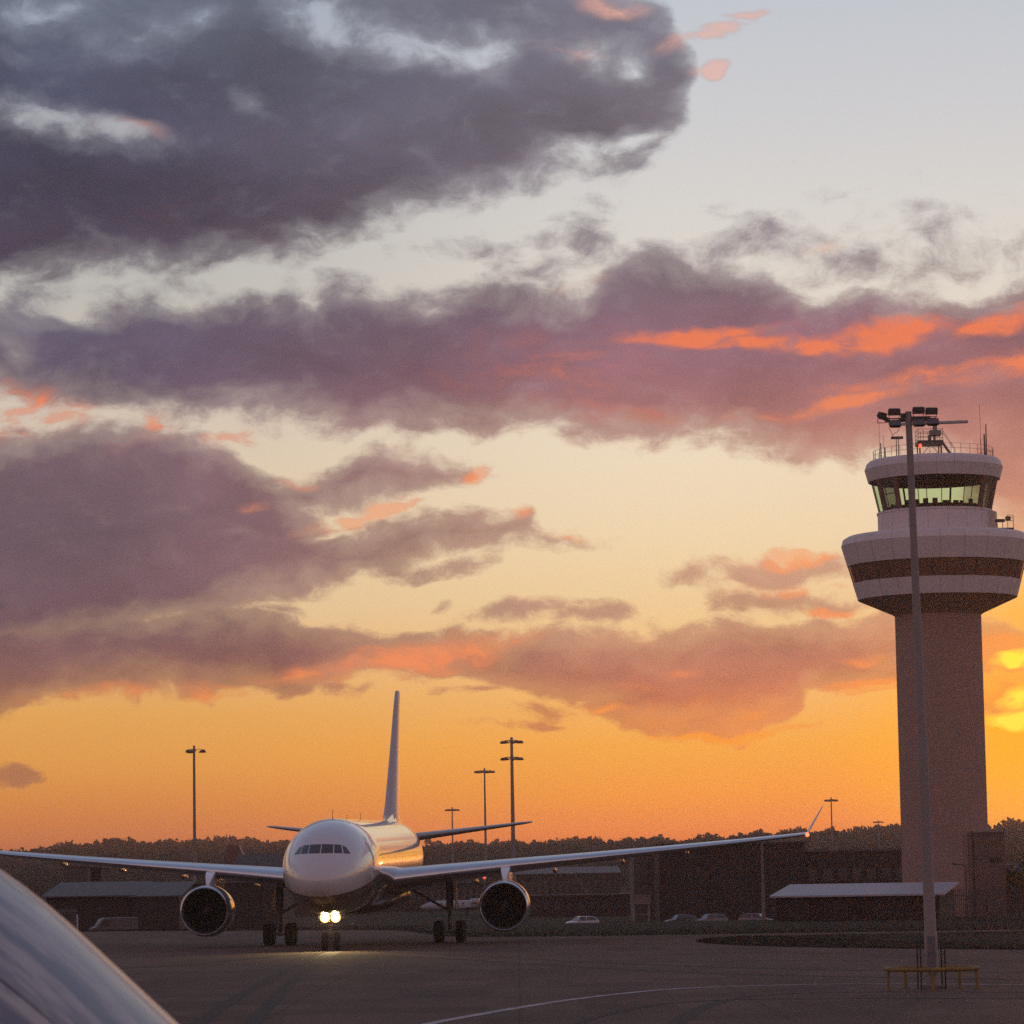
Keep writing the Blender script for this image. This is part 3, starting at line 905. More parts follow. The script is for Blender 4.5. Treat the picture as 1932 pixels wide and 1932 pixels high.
for s in (1, -1):
    mb = MB(); mb.loft([wing_ring(st, s, 'box') for st in WST])
    wing = mb.build('wing', M['wing_grey'], plane, smooth=50)
    mb = MB()
    mb.loft([wing_ring(st, s, 'slat') for st in WST], closed=False)
    mb.build('leading_edge', M['bare_metal'], wing, smooth=60)
    # canoe fairings of the flap tracks
    for x, ln in ((7.2, 4.6), (12.2, 4.0), (16.6, 3.4), (20.9, 2.9)):
        le = float(np.interp(x, [w[0] for w in WST], [w[1] for w in WST])); c = float(np.interp(x, [w[0] for w in WST], [w[2] for w in WST]))
        z = float(np.interp(x, [w[0] for w in WST], [w[3] for w in WST])); tw = float(np.interp(x, [w[0] for w in WST], [w[5] for w in WST]))
        y0 = le + c * .55
        zb = z + zz(y0) - c * .55 * math.sin(R(tw)) - c * .055
        mb = MB(); rr = []
        for u, r in ((0, .03), (.12, .16), (.35, .25), (.6, .26), (.85, .16), (1, .02)):
            rr.append([(s * x + r * .5 * math.cos(2 * PI * k / 14), y0 + u * ln, zb - .05 - .16 * u + r * .8 * math.sin(2 * PI * k / 14)) for k in range(14)])
        mb.loft(rr); mb.build('flap_fairing', M['wing_grey'], wing, smooth=60)
    # canted winglet
    mb = MB(); rr = []
    for u in (0, .12, .3, .6, 1.0):
        x = 29.0 + (.22 * u + .98 * u * u if u < .3 else .22 * .3 + .98 * .09 + (u - .3) * 1.35)
        zt = 6.54 + (u * 1.2 if u < .3 else .36 + (u - .3) * 2.15)
        c = 2.3 - 1.45 * u; le = 37.3 + 1.35 * u + .3 * u
        up, lo = foil(c, .085)
        nx, nz = (-.15, .99) if u < .1 else ((-.5, .86) if u < .2 else (-.84, .54))
        rr.append([(s * (x + b * nx), le + a, zt + zz(le + a) + b * nz) for a, b in up + lo[1:-1][::-1]])
    mb.loft(rr); mb.build('winglet', M['white_paint'], wing, smooth=60)
    # tip light: red on the port wing in view
    col = (1.0, .035, .01) if s > 0 else (.02, .8, .12)
    mb = MB(); mb.lathe([(.0, -.16), (.09, -.12), (.13, 0), (.09, .1), (0, .14)], 'Y', 12, (s * 28.95, 37.3, 6.50 + zz(37)))
    mb.build('navigation_light', mat('tip_lamp', (.2, .02, .02), .3, emit=col, estr=14), wing, smooth=60)

# wing root lamp pod reflecting the west: over-wing fairing at the root
# engines
for s in (1, -1):
    ex, ey, ez = s * 9.37, 20.6, 2.30
    e0 = Vector((ex, ey, ez))
    mb = MB(); mb.lathe([(1.535, .16), (1.60, .5), (1.63, 1.2), (1.62, 2.2), (1.52, 3.4), (1.36, 4.5), (1.30, 4.9), (1.18, 4.9), (1.22, 4.2)], 'Y', 64, e0)
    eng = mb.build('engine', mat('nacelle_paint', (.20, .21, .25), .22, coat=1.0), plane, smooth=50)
    mb = MB(); mb.lathe([(1.33, .55), (1.35, .3), (1.385, .12), (1.42, .03), (1.455, 0), (1.49, .03), (1.52, .1), (1.537, .162)], 'Y', 64, e0)
    mb.build('intake_lip', M['bare_metal'], eng, smooth=70)
    mb = MB(); mb.lathe([(1.33, .55), (1.25, 1.0), (1.23, 1.9), (.42, 1.9)], 'Y', 64, e0)
    mb.build('intake_duct', M['black'], eng, smooth=50)
    mb = MB()
    for k in range(26):
        a = 2 * PI * k / 26
        ca, sa_ = math.cos(a), math.sin(a)
        tx, tz = -sa_, ca
        vs = []
        for r, w, sw in ((.38, .10, -.02), (.8, .13, .06), (1.22, .15, .16)):
            for k2 in (-1, 1):
                vs.append(e0 + Vector((ca * r + tx * w * k2, 1.55 + k2 * .11, sa_ * r + tz * w * k2)))
        mb.add(vs, [(0, 1, 3, 2), (2, 3, 5, 4)])
    mb.build('fan', mat('fan_blade', (.035, .035, .04), .4, metal=.6), eng, smooth=0)
    mb = MB(); mb.lathe([(0, .95), (.12, 1.05), (.28, 1.3), (.40, 1.6), (.42, 1.9)], 'Y', 32, e0)
    mb.build('spinner', mat('spinner_grey', (.05, .05, .055), .4), eng, smooth=60)
    mb = MB(); mb.lathe([(1.0, 4.2), (.88, 5.2), (.62, 6.2), (.55, 6.2), (.3, 6.6), (0, 6.9)], 'Y', 40, e0)
    mb.build('exhaust_core', M['dark_metal'], eng, smooth=50)
    # pylon
    mb = MB(); rr = []
    zl = float(np.interp(9.37, [w[0] for w in WST], [w[3] for w in WST]))
    for y, zb, zt, w in ((ey + 1.7, ez + 1.50, ez + 1.72, .10), (ey + 2.3, ez + 1.35, ez + 2.15, .24), (ey + 3.2, ez + 1.3, zl + zz(24) - .02, .30), (ey + 4.6, ez + 1.1, zl + zz(25) - .2, .32), (ey + 7, ez + 1.0, zl - .45, .26), (ey + 9.0, ez + 1.6, zl - .6, .08)):
        rr.append([(ex - w, y, zb), (ex + w, y, zb), (ex + w, y, zt), (ex - w, y, zt)])
    mb.loft(rr); mb.build('pylon', M['white_paint'], eng, smooth=40)

# fin, rudder, tailplane
def slab(stations, s=1, vertical=False, lo=0.0, hi=1.0):
    mb = MB(); rr = []
    for pos, le, c, other, t in stations:
        up, lw = foil(c, t)
        seq = [(a, b) for a, b in up + lw[1:-1][::-1]]
        if hi < 1: seq = [(min(a, c * hi), b if a <= c * hi else b * 0 + (1 if b > 0 else -1) * abs(b)) for a, b in seq]
        rr.append([((b, le + a, pos + zz(le + a)) if vertical else (s * pos, le + a, other + b + zz(le + a))) for a, b in seq])
    mb.loft(rr); return mb


FIN = [(7.55, 45.4, 9.4, 0, .115), (9.2, 47.3, 7.9, 0, .11), (12.6, 50.4, 5.9, 0, .105), (16.6, 53.9, 3.7, 0, .10), (17.38, 54.7, 3.1, 0, .09), (17.48, 55.1, 2.4, 0, .05)]
fin = slab(FIN, vertical=True).build('fin', mat('fin_paint', (.42, .39, .43), .5, coat=.15), plane, smooth=50)
# dorsal fillet at the foot of the fin
mb = MB()
mb.loft([[(-.05, 43.6, 7.75 + zz(43)), (.05, 43.6, 7.75 + zz(43)), (.02, 43.6, 7.85 + zz(43)), (-.02, 43.6, 7.85 + zz(43))], [(-.62, 47.5, 7.55 + zz(47)), (.62, 47.5, 7.55 + zz(47)), (.34, 47.5, 8.55 + zz(47)), (-.34, 47.5, 8.55 + zz(47))], [(-.62, 52, 7.3 + zz(52)), (.62, 52, 7.3 + zz(52)), (.30, 52, 8.5 + zz(52)), (-.30, 52, 8.5 + zz(52))], [(-.2, 56, 7.2 + zz(56)), (.2, 56, 7.2 + zz(56)), (.1, 56, 7.9 + zz(56)), (-.1, 56, 7.9 + zz(56))]])
mb.build('fin_fillet', M['white_paint'], fin, smooth=50)
TPL = [(.8, 48.6, 6.4, 6.72, .10), (2.0, 49.6, 5.7, 6.86, .10), (5.5, 52.2, 4.0, 7.27, .095), (9.0, 54.9, 2.4, 7.68, .09), (9.6, 55.5, 1.9, 7.75, .07), (9.75, 56.0, 1.2, 7.77, .04)]
for s in (1, -1):
    slab(TPL, s).build('tailplane', M['wing_grey'], plane, smooth=50)


def wheel(parent, c, r, w):
    mb = MB(); mb.lathe([(r * .55, -w / 2), (r * .86, -w / 2), (r * .97, -w * .36), (r, -w * .15), (r, w * .15), (r * .97, w * .36), (r * .86, w / 2), (r * .55, w / 2)], 'Z', 32)
    mb.v = [(c[0] + p[2], c[1] + p[0], c[2] + p[1]) for p in mb.v]
    t = mb.build('wheel', M['rubber'], parent, smooth=50)
    mb = MB(); mb.lathe([(0, -w * .3), (r * .3, -w * .34), (r * .5, -w * .42), (r * .56, -w * .46), (r * .56, w * .46), (r * .5, w * .42), (r * .3, w * .34), (0, w * .3)], 'Z', 24)
    mb.v = [(c[0] + p[2], c[1] + p[0], c[2] + p[1]) for p in mb.v]
    mb.build('hub', M['gear_paint'], t, smooth=40)


for s in (1, -1):
    gx, gy = s * 5.5, 28.2
    mb = MB()
    mb.cyl((gx, gy, .75), (gx, gy, 2.3), .14, n=16).cyl((gx, gy, 2.1), (gx, gy - .1, 4.5), .23, n=16)
    mb.cyl((gx, gy - 1.0, .70), (gx, gy + 1.0, .70), .13, n=12)
    mb.cyl((gx - .72, gy - 1.0, .70), (gx + .72, gy - 1.0, .70), .08).cyl((gx - .72, gy + 1.0, .70), (gx + .72, gy + 1.0, .70), .08)
    gear = mb.build('main_gear', M['gear_paint'], plane, smooth=40)
    mb = MB(); mb.cyl((gx, gy, 2.0), (gx - s * 2.6, gy, 3.5), .09, n=10).cyl((gx, gy - .25, 1.6), (gx, gy - .75, 1.15), .06).cyl((gx, gy - .75, 1.15), (gx, gy - .2, .85), .06)
    mb.build('side_brace', M['gear_paint'], gear, smooth=40)
    mb = MB(); mb.box((gx + s * .42, gy, 3.3), (.05, 1.9, 2.1)); mb.build('gear_door', M['wing_grey'], gear, smooth=0)
    for ax in (-1.0, 1.0):
        for sx in (-.70, .70): wheel(gear, (gx + sx, gy + ax, .70), .70, .50)

NY = 6.7
mb = MB()
mb.cyl((0, NY, .5), (0, NY, 1.5), .09, n=14).cyl((0, NY, 1.4), (0, NY + .15, 3.2), .15, n=14).cyl((-.42, NY, .53), (.42, NY, .53), .07).cyl((0, NY, 1.5), (0, NY + 1.4, 2.6), .07)
mb.cyl((-.36, NY - .12, 1.93), (.36, NY - .12, 1.93), .05)
ngear = mb.build('nose_gear', M['gear_paint'], plane, smooth=40)
for s in (-1, 1):
    wheel(ngear, (s * .36, NY, .53), .53, .36)
    mb = MB(); mb.box((s * .66, NY + .5, 2.2), (.04, 1.9, .7)); mb.build('gear_door', M['white_paint'], ngear, smooth=0)
    # landing lights: a reflector bowl and its glowing lens
    c = Vector((s * .31, NY - .30, 1.93))
    mb = MB(); mb.lathe([(.05, .2), (.22, .12), (.31, .01), (.305, -.03), (.28, -.01)], 'Y', 24, c)
    lamp = mb.build('landing_light', mat('lamp_bowl', (.8, .6, .3), .3, emit=(1, .5, .1), estr=.6), ngear, smooth=50)  # the bowl glows by itself, standing in for the warm halo
    mb = MB(); mb.lathe([(0, -.08), (.14, -.07), (.28, -.01)], 'Y', 24, c)
    # emission fades from white to warm yellow, imitating the halo round the lamp
    lm = mat('landing_lens', (1, .95, .8), .2, emit=(1.0, .86, .50), estr=5)
    q = G(lm.node_tree); b = lm.node_tree.nodes['Principled BSDF']
    rad = q.vm('LENGTH', q.vm('MULTIPLY', q.vm('SUBTRACT', q.new('ShaderNodeTexCoord').outputs['Object'], tuple(c)), (1, 0, 1)))
    q.put(b.inputs['Emission Strength'], q.rng(rad, .08, .28, 12.0, 1.1))
    q.put(b.inputs['Emission Color'], q.mix(q.rng(rad, .15, .27), (1, .9, .6, 1), (1, .66, .16, 1)))
    mb.build('lens', lm, lamp, smooth=50)
    ld = bpy.data.lights.new('landing_beam', 'SPOT'); ld.energy = 1000; ld.spot_size = R(130); ld.spot_blend = 1.0; ld.color = (1, .70, .32); ld.shadow_soft_size = .18
    lo_ = bpy.data.objects.new('landing_beam', ld); COL.objects.link(lo_); lo_.parent = lamp
    lo_.location = c + Vector((0, -.12, 0))
    lo_.rotation_euler = Vector((0, -1, -.09)).to_track_quat('-Z', 'Y').to_euler()
# ------------------------------------------------------------------ control tower
TD = 330.0
tb = at(1784, 1640, TD)
tower = thing('control_tower', 'tall pale concrete control tower with a glazed cab on a wide round pod', 'control tower', (tb.x, TD, gz(tb.x, TD)))
Z0 = gz(tb.x, TD)
def H(z): return z - Z0           # heights above eye-level datum into tower space

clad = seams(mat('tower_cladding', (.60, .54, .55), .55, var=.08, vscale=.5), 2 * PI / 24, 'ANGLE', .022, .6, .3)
pod_dark = mat('pod_glazing', (.15, .08, .068), .18, coat=.3)  # glazing, soffit and cab interior carry a warm lens-glare veil in their colour
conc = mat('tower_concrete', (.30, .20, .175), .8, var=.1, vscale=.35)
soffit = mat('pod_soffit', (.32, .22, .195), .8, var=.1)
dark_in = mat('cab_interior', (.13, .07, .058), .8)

# ribbed shaft
mb = MB(); n = 192
def rib(z, r): return [((r + (.05 if k % 4 < 2 else 0)) * math.cos(2 * PI * k / n), (r + (.05 if k % 4 < 2 else 0)) * math.sin(2 * PI * k / n), z) for k in range(n)]
mb.loft([rib(0, 4.13), rib(H(28.9), 4.13)], True, False)
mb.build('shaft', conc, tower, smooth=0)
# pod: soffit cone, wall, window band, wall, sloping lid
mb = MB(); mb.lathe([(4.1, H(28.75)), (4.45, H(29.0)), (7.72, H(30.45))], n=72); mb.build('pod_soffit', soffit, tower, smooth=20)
def podr(z): return 7.72 + (z - 30.45) / (35.75 - 30.45) * (9.22 - 7.72)
mb = MB(); mb.lathe([(podr(30.45), H(30.45)), (podr(32.05), H(32.05))], n=72)
pod = mb.build('pod_wall', clad, tower, smooth=20)
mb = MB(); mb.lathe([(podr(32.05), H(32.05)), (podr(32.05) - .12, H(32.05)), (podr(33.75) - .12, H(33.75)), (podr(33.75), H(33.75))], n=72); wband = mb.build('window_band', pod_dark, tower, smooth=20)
mull = mat('pod_mullion', (.045, .04, .04), .5)
for k in range(36):
    a = 2 * PI * k / 36
    mb = MB()
    r0, r1 = podr(32.05) - .06, podr(33.75) - .06
    mb.cyl((r0 * math.cos(a), r0 * math.sin(a), H(32.05)), (r1 * math.cos(a), r1 * math.sin(a), H(33.75)), .045, n=4)
    mb.build('mullion', mull, wband, smooth=0)
mb = MB(); mb.lathe([(podr(33.75), H(33.75)), (9.22, H(35.75))], n=72); mb.build('pod_wall', clad, tower, smooth=20)
mb = MB(); mb.lathe([(9.22, H(35.75)), (9.05, H(36.35)), (8.6, H(36.62)), (5.5, H(36.9))], n=72); mb.build('pod_roof', seams(mat('pod_roof_sheet', (.60, .55, .56), .5, var=.06), 2 * PI / 24, 'ANGLE', .02, .7, .3), tower, smooth=20)
# collar
mb = MB(); mb.lathe([(5.58, H(36.8)), (5.58, H(38.75)), (5.66, H(38.78)), (5.66, H(38.95)), (5.35, H(38.97))], n=72); mb.build('collar', seams(mat('collar_cladding', (.60, .54, .55), .55, var=.08, vscale=.5), 2 * PI / 18, 'ANGLE', .02, .6, .2), tower, smooth=20)
# cab: floor, raked glass, posts, ceiling, roof
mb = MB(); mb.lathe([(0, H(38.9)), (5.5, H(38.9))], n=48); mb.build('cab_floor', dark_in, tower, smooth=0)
NG = 16
ZB, ZT, RB, RT = 38.97, 42.62, 5.50, 6.32
gm = bpy.data.materials.new('green_tinted_glass'); gm.use_nodes = True
nt = gm.node_tree; nt.nodes.clear(); q = G(nt)
tr = q.new('ShaderNodeBsdfTransparent'); tr.inputs[0].default_value = (.74, .87, .74, 1)
gl = q.new('ShaderNodeBsdfGlossy'); gl.inputs['Roughness'].default_value = .03
fr = q.new('ShaderNodeFresnel'); fr.inputs[0].default_value = 1.5
mx = q.new('ShaderNodeMixShader'); q.put(mx.inputs[0], q.m('MULTIPLY', fr.outputs[0], .8)); q.put(mx.inputs[1], tr.outputs[0]); q.put(mx.inputs[2], gl.outputs[0])
q.put(q.new('ShaderNodeOutputMaterial').inputs[0], mx.outputs[0])
A0 = -PI / 2
for k in range(NG):
    a, b = A0 + 2 * PI * k / NG, A0 + 2 * PI * (k + 1) / NG
    P_ = lambda r, t, z: Vector((r * math.cos(t), r * math.sin(t), H(z)))
    mb = MB(); mb.add([P_(RB, a, ZB), P_(RB, b, ZB), P_(RT, b, ZT), P_(RT, a, ZT)], [(0, 1, 2, 3)])
    pane = mb.build('cab_window', gm, tower, smooth=0)
    wide = .26 if k in (2, 3, 13, 14) else (.10 if k in (7, 9) else .04)
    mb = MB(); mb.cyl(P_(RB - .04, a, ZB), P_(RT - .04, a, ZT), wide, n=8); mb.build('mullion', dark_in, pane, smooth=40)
    if k in (2, 13):
        f = .42
        mb = MB(); r = RB + (RT - RB) * f; z = ZB + (ZT - ZB) * f
        mb.cyl(P_(r, a, z), P_(r, b, z), .05, n=6); mb.build('transom', dark_in, pane, smooth=0)
# control desks and screens, seen as a jagged dark rim inside the glass
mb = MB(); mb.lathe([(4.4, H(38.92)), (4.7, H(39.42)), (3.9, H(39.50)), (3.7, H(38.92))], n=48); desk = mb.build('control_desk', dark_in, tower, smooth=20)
for k in range(26):
    a = 2 * PI * k / 26 + random.uniform(-.05, .05)
    r = random.uniform(3.7, 4.4); w, h = random.uniform(.3, .7), random.uniform(.12, .48)
    mb = MB(); mb.box((r * math.cos(a), r * math.sin(a), H(39.46) + h / 2), (.18, w, h), Matrix.Rotation(a, 3, 'Z')); mb.build('screen', M['black'], desk, smooth=0)
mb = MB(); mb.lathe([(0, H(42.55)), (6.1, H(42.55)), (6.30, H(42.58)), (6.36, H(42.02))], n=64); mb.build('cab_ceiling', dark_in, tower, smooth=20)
mb = MB(); mb.lathe([(6.25, H(42.0)), (6.42, H(42.02)), (6.74, H(43.2)), (6.55, H(43.75)), (6.3, H(44.0)), (5.6, H(44.12)), (0, H(44.4))], n=72)
mb.build('cab_roof', seams(mat('roof_cladding', (.56, .51, .52), .5, var=.08, vscale=.5), 2 * PI / 24, 'ANGLE', .02, .62, .3), tower, smooth=20)
# roof rail
mb = MB(); rr = 5.85; zr = 44.05
for k in range(36):
    a = 2 * PI * k / 36
    mb.cyl((rr * math.cos(a), rr * math.sin(a), H(zr)), (rr * math.cos(a), rr * math.sin(a), H(zr + 1.0)), .022, n=5)
for hgt in (.55, 1.0):
    for k in range(72):
        a, b = 2 * PI * k / 72, 2 * PI * (k + 1) / 72
        mb.cyl((rr * math.cos(a), rr * math.sin(a), H(zr + hgt)), (rr * math.cos(b), rr * math.sin(b), H(zr + hgt)), .018, n=4, cap=False)
mb.build('roof_railing', M['mast_steel'], tower, smooth=0)
# radar platform with its rail and stair
pz = 45.75
mb = MB(); mb.box((-.35, 0, H(pz)), (2.5, 2.5, .34))
for sx in (-1, 1):
    for sy in (-1, 1): mb.cyl((-.35 + sx * 1.05, sy * 1.05, H(44.2)), (-.35 + sx * 1.05, sy * 1.05, H(pz)), .06, n=6)
    mb.cyl((-.35 + sx * 1.05, -1.05, H(44.3)), (-.35 - sx * .2, -1.05, H(pz)), .03, n=5)
plat = mb.build('radar_platform', M['dark_metal'], tower, smooth=0)
mb = MB()
for hgt in (.45, .85, 1.3):
    mb.tube([(-1.55, -1.2, H(pz + hgt)), (.85, -1.2, H(pz + hgt)), (.85, 1.2, H(pz + hgt)), (-1.55, 1.2, H(pz + hgt)), (-1.55, -1.2, H(pz + hgt))], .022, 5)
for x in (-1.55, -1.05, -.3, .3, .85):
    for y in (-1.2, 1.2): mb.cyl((x, y, H(pz)), (x, y, H(pz + 1.3)), .028, n=5)
mb.build('platform_railing', M['mast_steel'], plat, smooth=0)
mb = MB()
for y in (-.5, .2): mb.tube([(.9, y, H(pz + .1)), (2.0, y, H(44.2))], .07, 6).tube([(.9, y, H(pz + 1.25)), (2.1, y, H(45.2)), (2.1, y, H(44.2))], .025, 5)
for t in range(7):
    f = t / 6.5
    mb.box((.9 + 1.1 * f, -.15, H(pz + .1 - (pz + .1 - 44.2) * f)), (.22, .66, .04))
mb.build('stair', M['mast_steel'], plat, smooth=0)
mb = MB(); mb.cyl((-.30, 0, H(pz + .15)), (-.30, 0, H(pz + .8)), .13, n=12).cyl((.18, 0, H(pz + .15)), (.18, 0, H(pz + .8)), .13, n=12).box((.25, 0, H(pz + 1.02)), (1.1, .8, .5)).cyl((.25, 0, H(pz + 1.25)), (.25, 0, H(pz + 1.85)), .22, n=16)
rot = mb.build('radar_drive', M['mast_steel'], tower, smooth=40)
mb = MB()
ra = R(-10)
ca, sa_ = math.cos(ra), math.sin(ra)
rings = []
for u in (-3.25, -3.15, 3.15, 3.25):
    k = .6 if abs(u) > 3.2 else 1
    rings.append([(.25 + ca * u - sa_ * .16 * math.cos(t) * k, sa_ * u + ca * .16 * math.cos(t) * k, H(pz + 2.02) + .16 * math.sin(t) * k - .035 * u * 0) for t in [2 * PI * i / 12 for i in range(12)]])
mb.loft(rings); mb.build('radar_antenna', M['galv'], rot, smooth=50)
# red obstruction lamp
mb = MB(); mb.lathe([(0, .2), (.12, .14), (.15, 0), (.12, -.14), (.05, -.2)], n=16, c=(-1.85, -5.0, H(44.9))).box((-1.85, -5.0, H(44.9)), (.1, .1, .1))
lampo = mb.build('obstruction_lamp', mat('red_lamp', (.3, .02, .01), .3, emit=(1, .03, .012), estr=7), tower, smooth=50)
mb = MB(); mb.cyl((-1.85, -5.0, H(43.9)), (-1.85, -5.0, H(44.75)), .04, n=6); mb.build('stem', M['dark_metal'], lampo, smooth=40)
# whip and dipole aerials at the roof edge
for x, y, h, r in ((-5.35, -1.0, 3.9, .02), (-5.25, -1.4, 1.7, .07), (-5.0, -1.9, 2.4, .022), (-4.9, -2.0, 1.2, .05), (-4.0, -3.6, 1.9, .05), (-3.8, -3.6, 1.9, .05), (4.35, -2.6, 5.2, .022), (4.35, -2.6, 1.8, .045), (4.75, -2.2, 2.3, .10), (4.95, -2.0, 3.3, .075)):
    mb = MB(); mb.cyl((x, y, H(43.95)), (x + random.uniform(-.03, .03), y, H(44.0 + h)), r, r * .7, n=8); mb.build('aerial', M['dark_metal'], tower, smooth=40)
mb = MB(); mb.box((-3.9, -3.6, H(45.9)), (1.15, .5, .22)); mb.build('weather_sensor', M['dark_metal'], tower, smooth=0)
# balcony cage with equipment on the pod roof
bx_, by_ = 5.65, -2.2
mb = MB(); mb.box((bx_ + .75, by_, H(36.95)), (1.7, 1.6, .16)); bal = mb.build('balcony', M['dark_metal'], tower, smooth=0)
mb = MB()
for x in (bx_, bx_ + .5, bx_ + 1.0, bx_ + 1.55): mb.cyl((x, by_ - .8, H(36.5)), (x, by_ - .8, H(38.25 if x > bx_ + .8 else 37.9)), .035, n=5)
for z in (37.7, 38.0, 38.25): mb.cyl((bx_ + .95, by_ - .8, H(z)), (bx_ + 1.55, by_ - .8, H(z)), .025, n=5)
mb.build('cage', M['mast_steel'], bal, smooth=0)
mb = MB(); mb.box((bx_ + .35, by_ - .5, H(37.75)), (.8, .5, .28)).box((bx_ + 1.1, by_ - .4, H(37.95)), (.45, .5, .4)); mb.build('equipment_box', M['lamp_body'], bal, smooth=0)
mb = MB(); mb.box((5.25, -2.3, H(37.7)), (.75, .9, 2.0), Matrix.Rotation(R(-22), 3, 'Z')); mb.build('access_door', mat('door_cream', (.5, .42, .36), .6), tower, smooth=0)
# entrance annexe at the foot
mb = MB(); mb.box((3.7, -2.0, H(Z0) + 4.0), (2.9, 5.0, 8.0)); ann = mb.build('annexe', mat('annexe_render', (.12, .08, .073), .8, var=.1), tower, smooth=0)
mb = MB(); mb.box((3.7, -2.0, 8.08), (3.2, 5.3, .16)); mb.build('annexe_roof', mat('annexe_cap', (.22, .20, .21), .6), ann, smooth=0)
mb = MB(); mb.box((4.2, -4.53, 5.4), (1.1, .06, .45)); mb.build('vent', M['black'], ann, smooth=0)
# ------------------------------------------------------------------ floodlight mast in front of the tower
mbase = on(1760, 1866)
mast = thing('floodlight_mast', 'tall pale lamp mast standing in front of the control tower inside a yellow ring rail', 'floodlight mast', mbase)
MH = 20.0
LEAN = R(-0.75)
def ml(x, y, z): return (x + math.tan(LEAN) * z, y, z)
mb = MB()
prof = [(.0, .235), (1.9, .225), (1.95, .205), (5, .19), (9.0, .17), (9.05, .158), (13.5, .14), (17.0, .12), (17.05, .125), (MH, .11)]
n = 12
mb.loft([[ml(r * math.cos(2 * PI * k / n), r * math.sin(2 * PI * k / n), z) for k in range(n)] for z, r in prof])
mb.build('pole', mat('mast_paint', (.21, .18, .18), .6, var=.15, vscale=.7), mast, smooth=25)
mb = MB(); mb.box((0, 0, .06), (.75, .75, .12)); mb.build('base', mat('mast_footing', (.13, .12, .115), .9), mast, smooth=0)
mb = MB(); mb.box(ml(-.02, -.235, 1.15), (.26, .04, 1.3)); mb.build('access_door', mat('mast_door', (.12, .115, .12), .6), mast, smooth=0)
# crossarms
mb = MB()
zA = MH - .31
mb.cyl(ml(-.78, 0, zA - .02), ml(.05, 0, zA), .045, n=8).cyl(ml(0, 0, zA), ml(.95, 0, zA + .02), .05, n=8).box(ml(.42, 0, zA + .06), (.66, .16, .15)).box(ml(-.2, 0, zA + .15), (.16, .16, .2)).box(ml(-.30, -.02, zA + .03), (.1, .14, .1))
mb.build('crossarm', M['lamp_body'], mast, smooth=30)
def flood(x, z, tilt, yaw=0, w=.43, h=.235, y=-.12):
    rot = Matrix.Rotation(R(yaw), 3, 'Z') @ Matrix.Rotation(R(tilt), 3, 'X')
    c = Vector(ml(x, y, z))
    mb = MB()
    # a tapered housing: wide lens face, smaller ribbed back
    rings = []
    for d, s_ in ((-.08, 1.0), (-.05, 1.0), (.04, .86), (.11, .6)):
        rings.append([c + rot @ Vector((sx * w / 2 * s_, d, sz * h / 2 * s_)) for sx, sz in ((-1, -1), (1, -1), (1, 1), (-1, 1))])
    mb.loft(rings)
    f = mb.build('floodlight', M['lamp_body'], mast, smooth=0)
    mb = MB(); mb.add([c + rot @ Vector((sx * w * .46, -.0815, sz * h * .44)) for sx, sz in ((-1, -1), (1, -1), (1, 1), (-1, 1))], [(0, 1, 2, 3)])
    mb.build('lens', M['lamp_glass'], f, smooth=0)
    # the U-shaped bracket down to the arm
    mb = MB()
    low = c + Vector((0, .1, -.25 if z > zA else .22))
    for s_ in (-1, 1): mb.cyl(c + rot @ Vector((s_ * w * .5, 0, 0)), low + Vector((s_ * w * .36, 0, 0)), 0.011, n=5)
    mb.cyl(low + Vector((-w * .36, 0, 0)), low + Vector((w * .36, 0, 0)), 0.013, n=5)
    mb.build('bracket', M['lamp_body'], f, smooth=0)
flood(-.51, MH, 35); flood(-.50, MH - .45, -30)
flood(.34, MH + .04, 35); flood(.79, MH + .01, 35); flood(.34, MH - .43, -30); flood(.82, MH - .41, -30)
flood(-.95, MH - .13, 30, 58, .42, .25)
mb = MB(); mb.box(ml(-.80, -.05, MH - .25), (.24, .16, .14), Matrix.Rotation(R(35), 3, 'Y')); mb.build('junction_box', M['lamp_body'], mast, smooth=0)
mb = MB(); mb.tube([ml(-.72 + .36 * t + .03 * math.sin(9 * t), -.05, MH - .56 - .28 * math.sin(PI * t) * (1 + .25 * math.sin(7 * t))) for t in np.linspace(0, 1, 16)], .009, 5)
mb.build('slack_cable', M['black'], mast, smooth=40)
# steel guard uprights beside the foot
mb = MB()
for x in (-.43, .40):
    mb.tube([ml(x - .02, -.55, 0), ml(x, -.55, 1.75)], .028, 6)
    mb.tube([ml(x - .02, .45, 0), ml(x, .45, 1.72)], .028, 6).tube([ml(x, -.55, 1.2), ml(x, .45, 1.2)], .02, 5)
mb.build('guard_rail', M['black'], mast, smooth=0)

# yellow ring rail round it
rail = thing('ring_barrier', 'low round yellow tube rail on short legs encircling the foot of the lamp mast', 'barrier', mbase)
RR = 1.58
mb = MB()
mb.tube([(RR * math.cos(t), RR * math.sin(t), .70) for t in np.linspace(0, 2 * PI, 41)], .075, 8)
mb.build('ring_rail', M['yellow'], rail, smooth=60)
for k in range(5):
    a = -PI / 2 - .12 + 2 * PI * k / 5
    mb = MB(); mb.cyl((RR * math.cos(a), RR * math.sin(a), 0), (RR * math.cos(a), RR * math.sin(a), .66), .055, n=10).cyl((RR * math.cos(a), RR * math.sin(a), 0), (RR * math.cos(a), RR * math.sin(a), .03), .13, n=10)
    mb.build('leg', M['yellow'], rail, smooth=40)

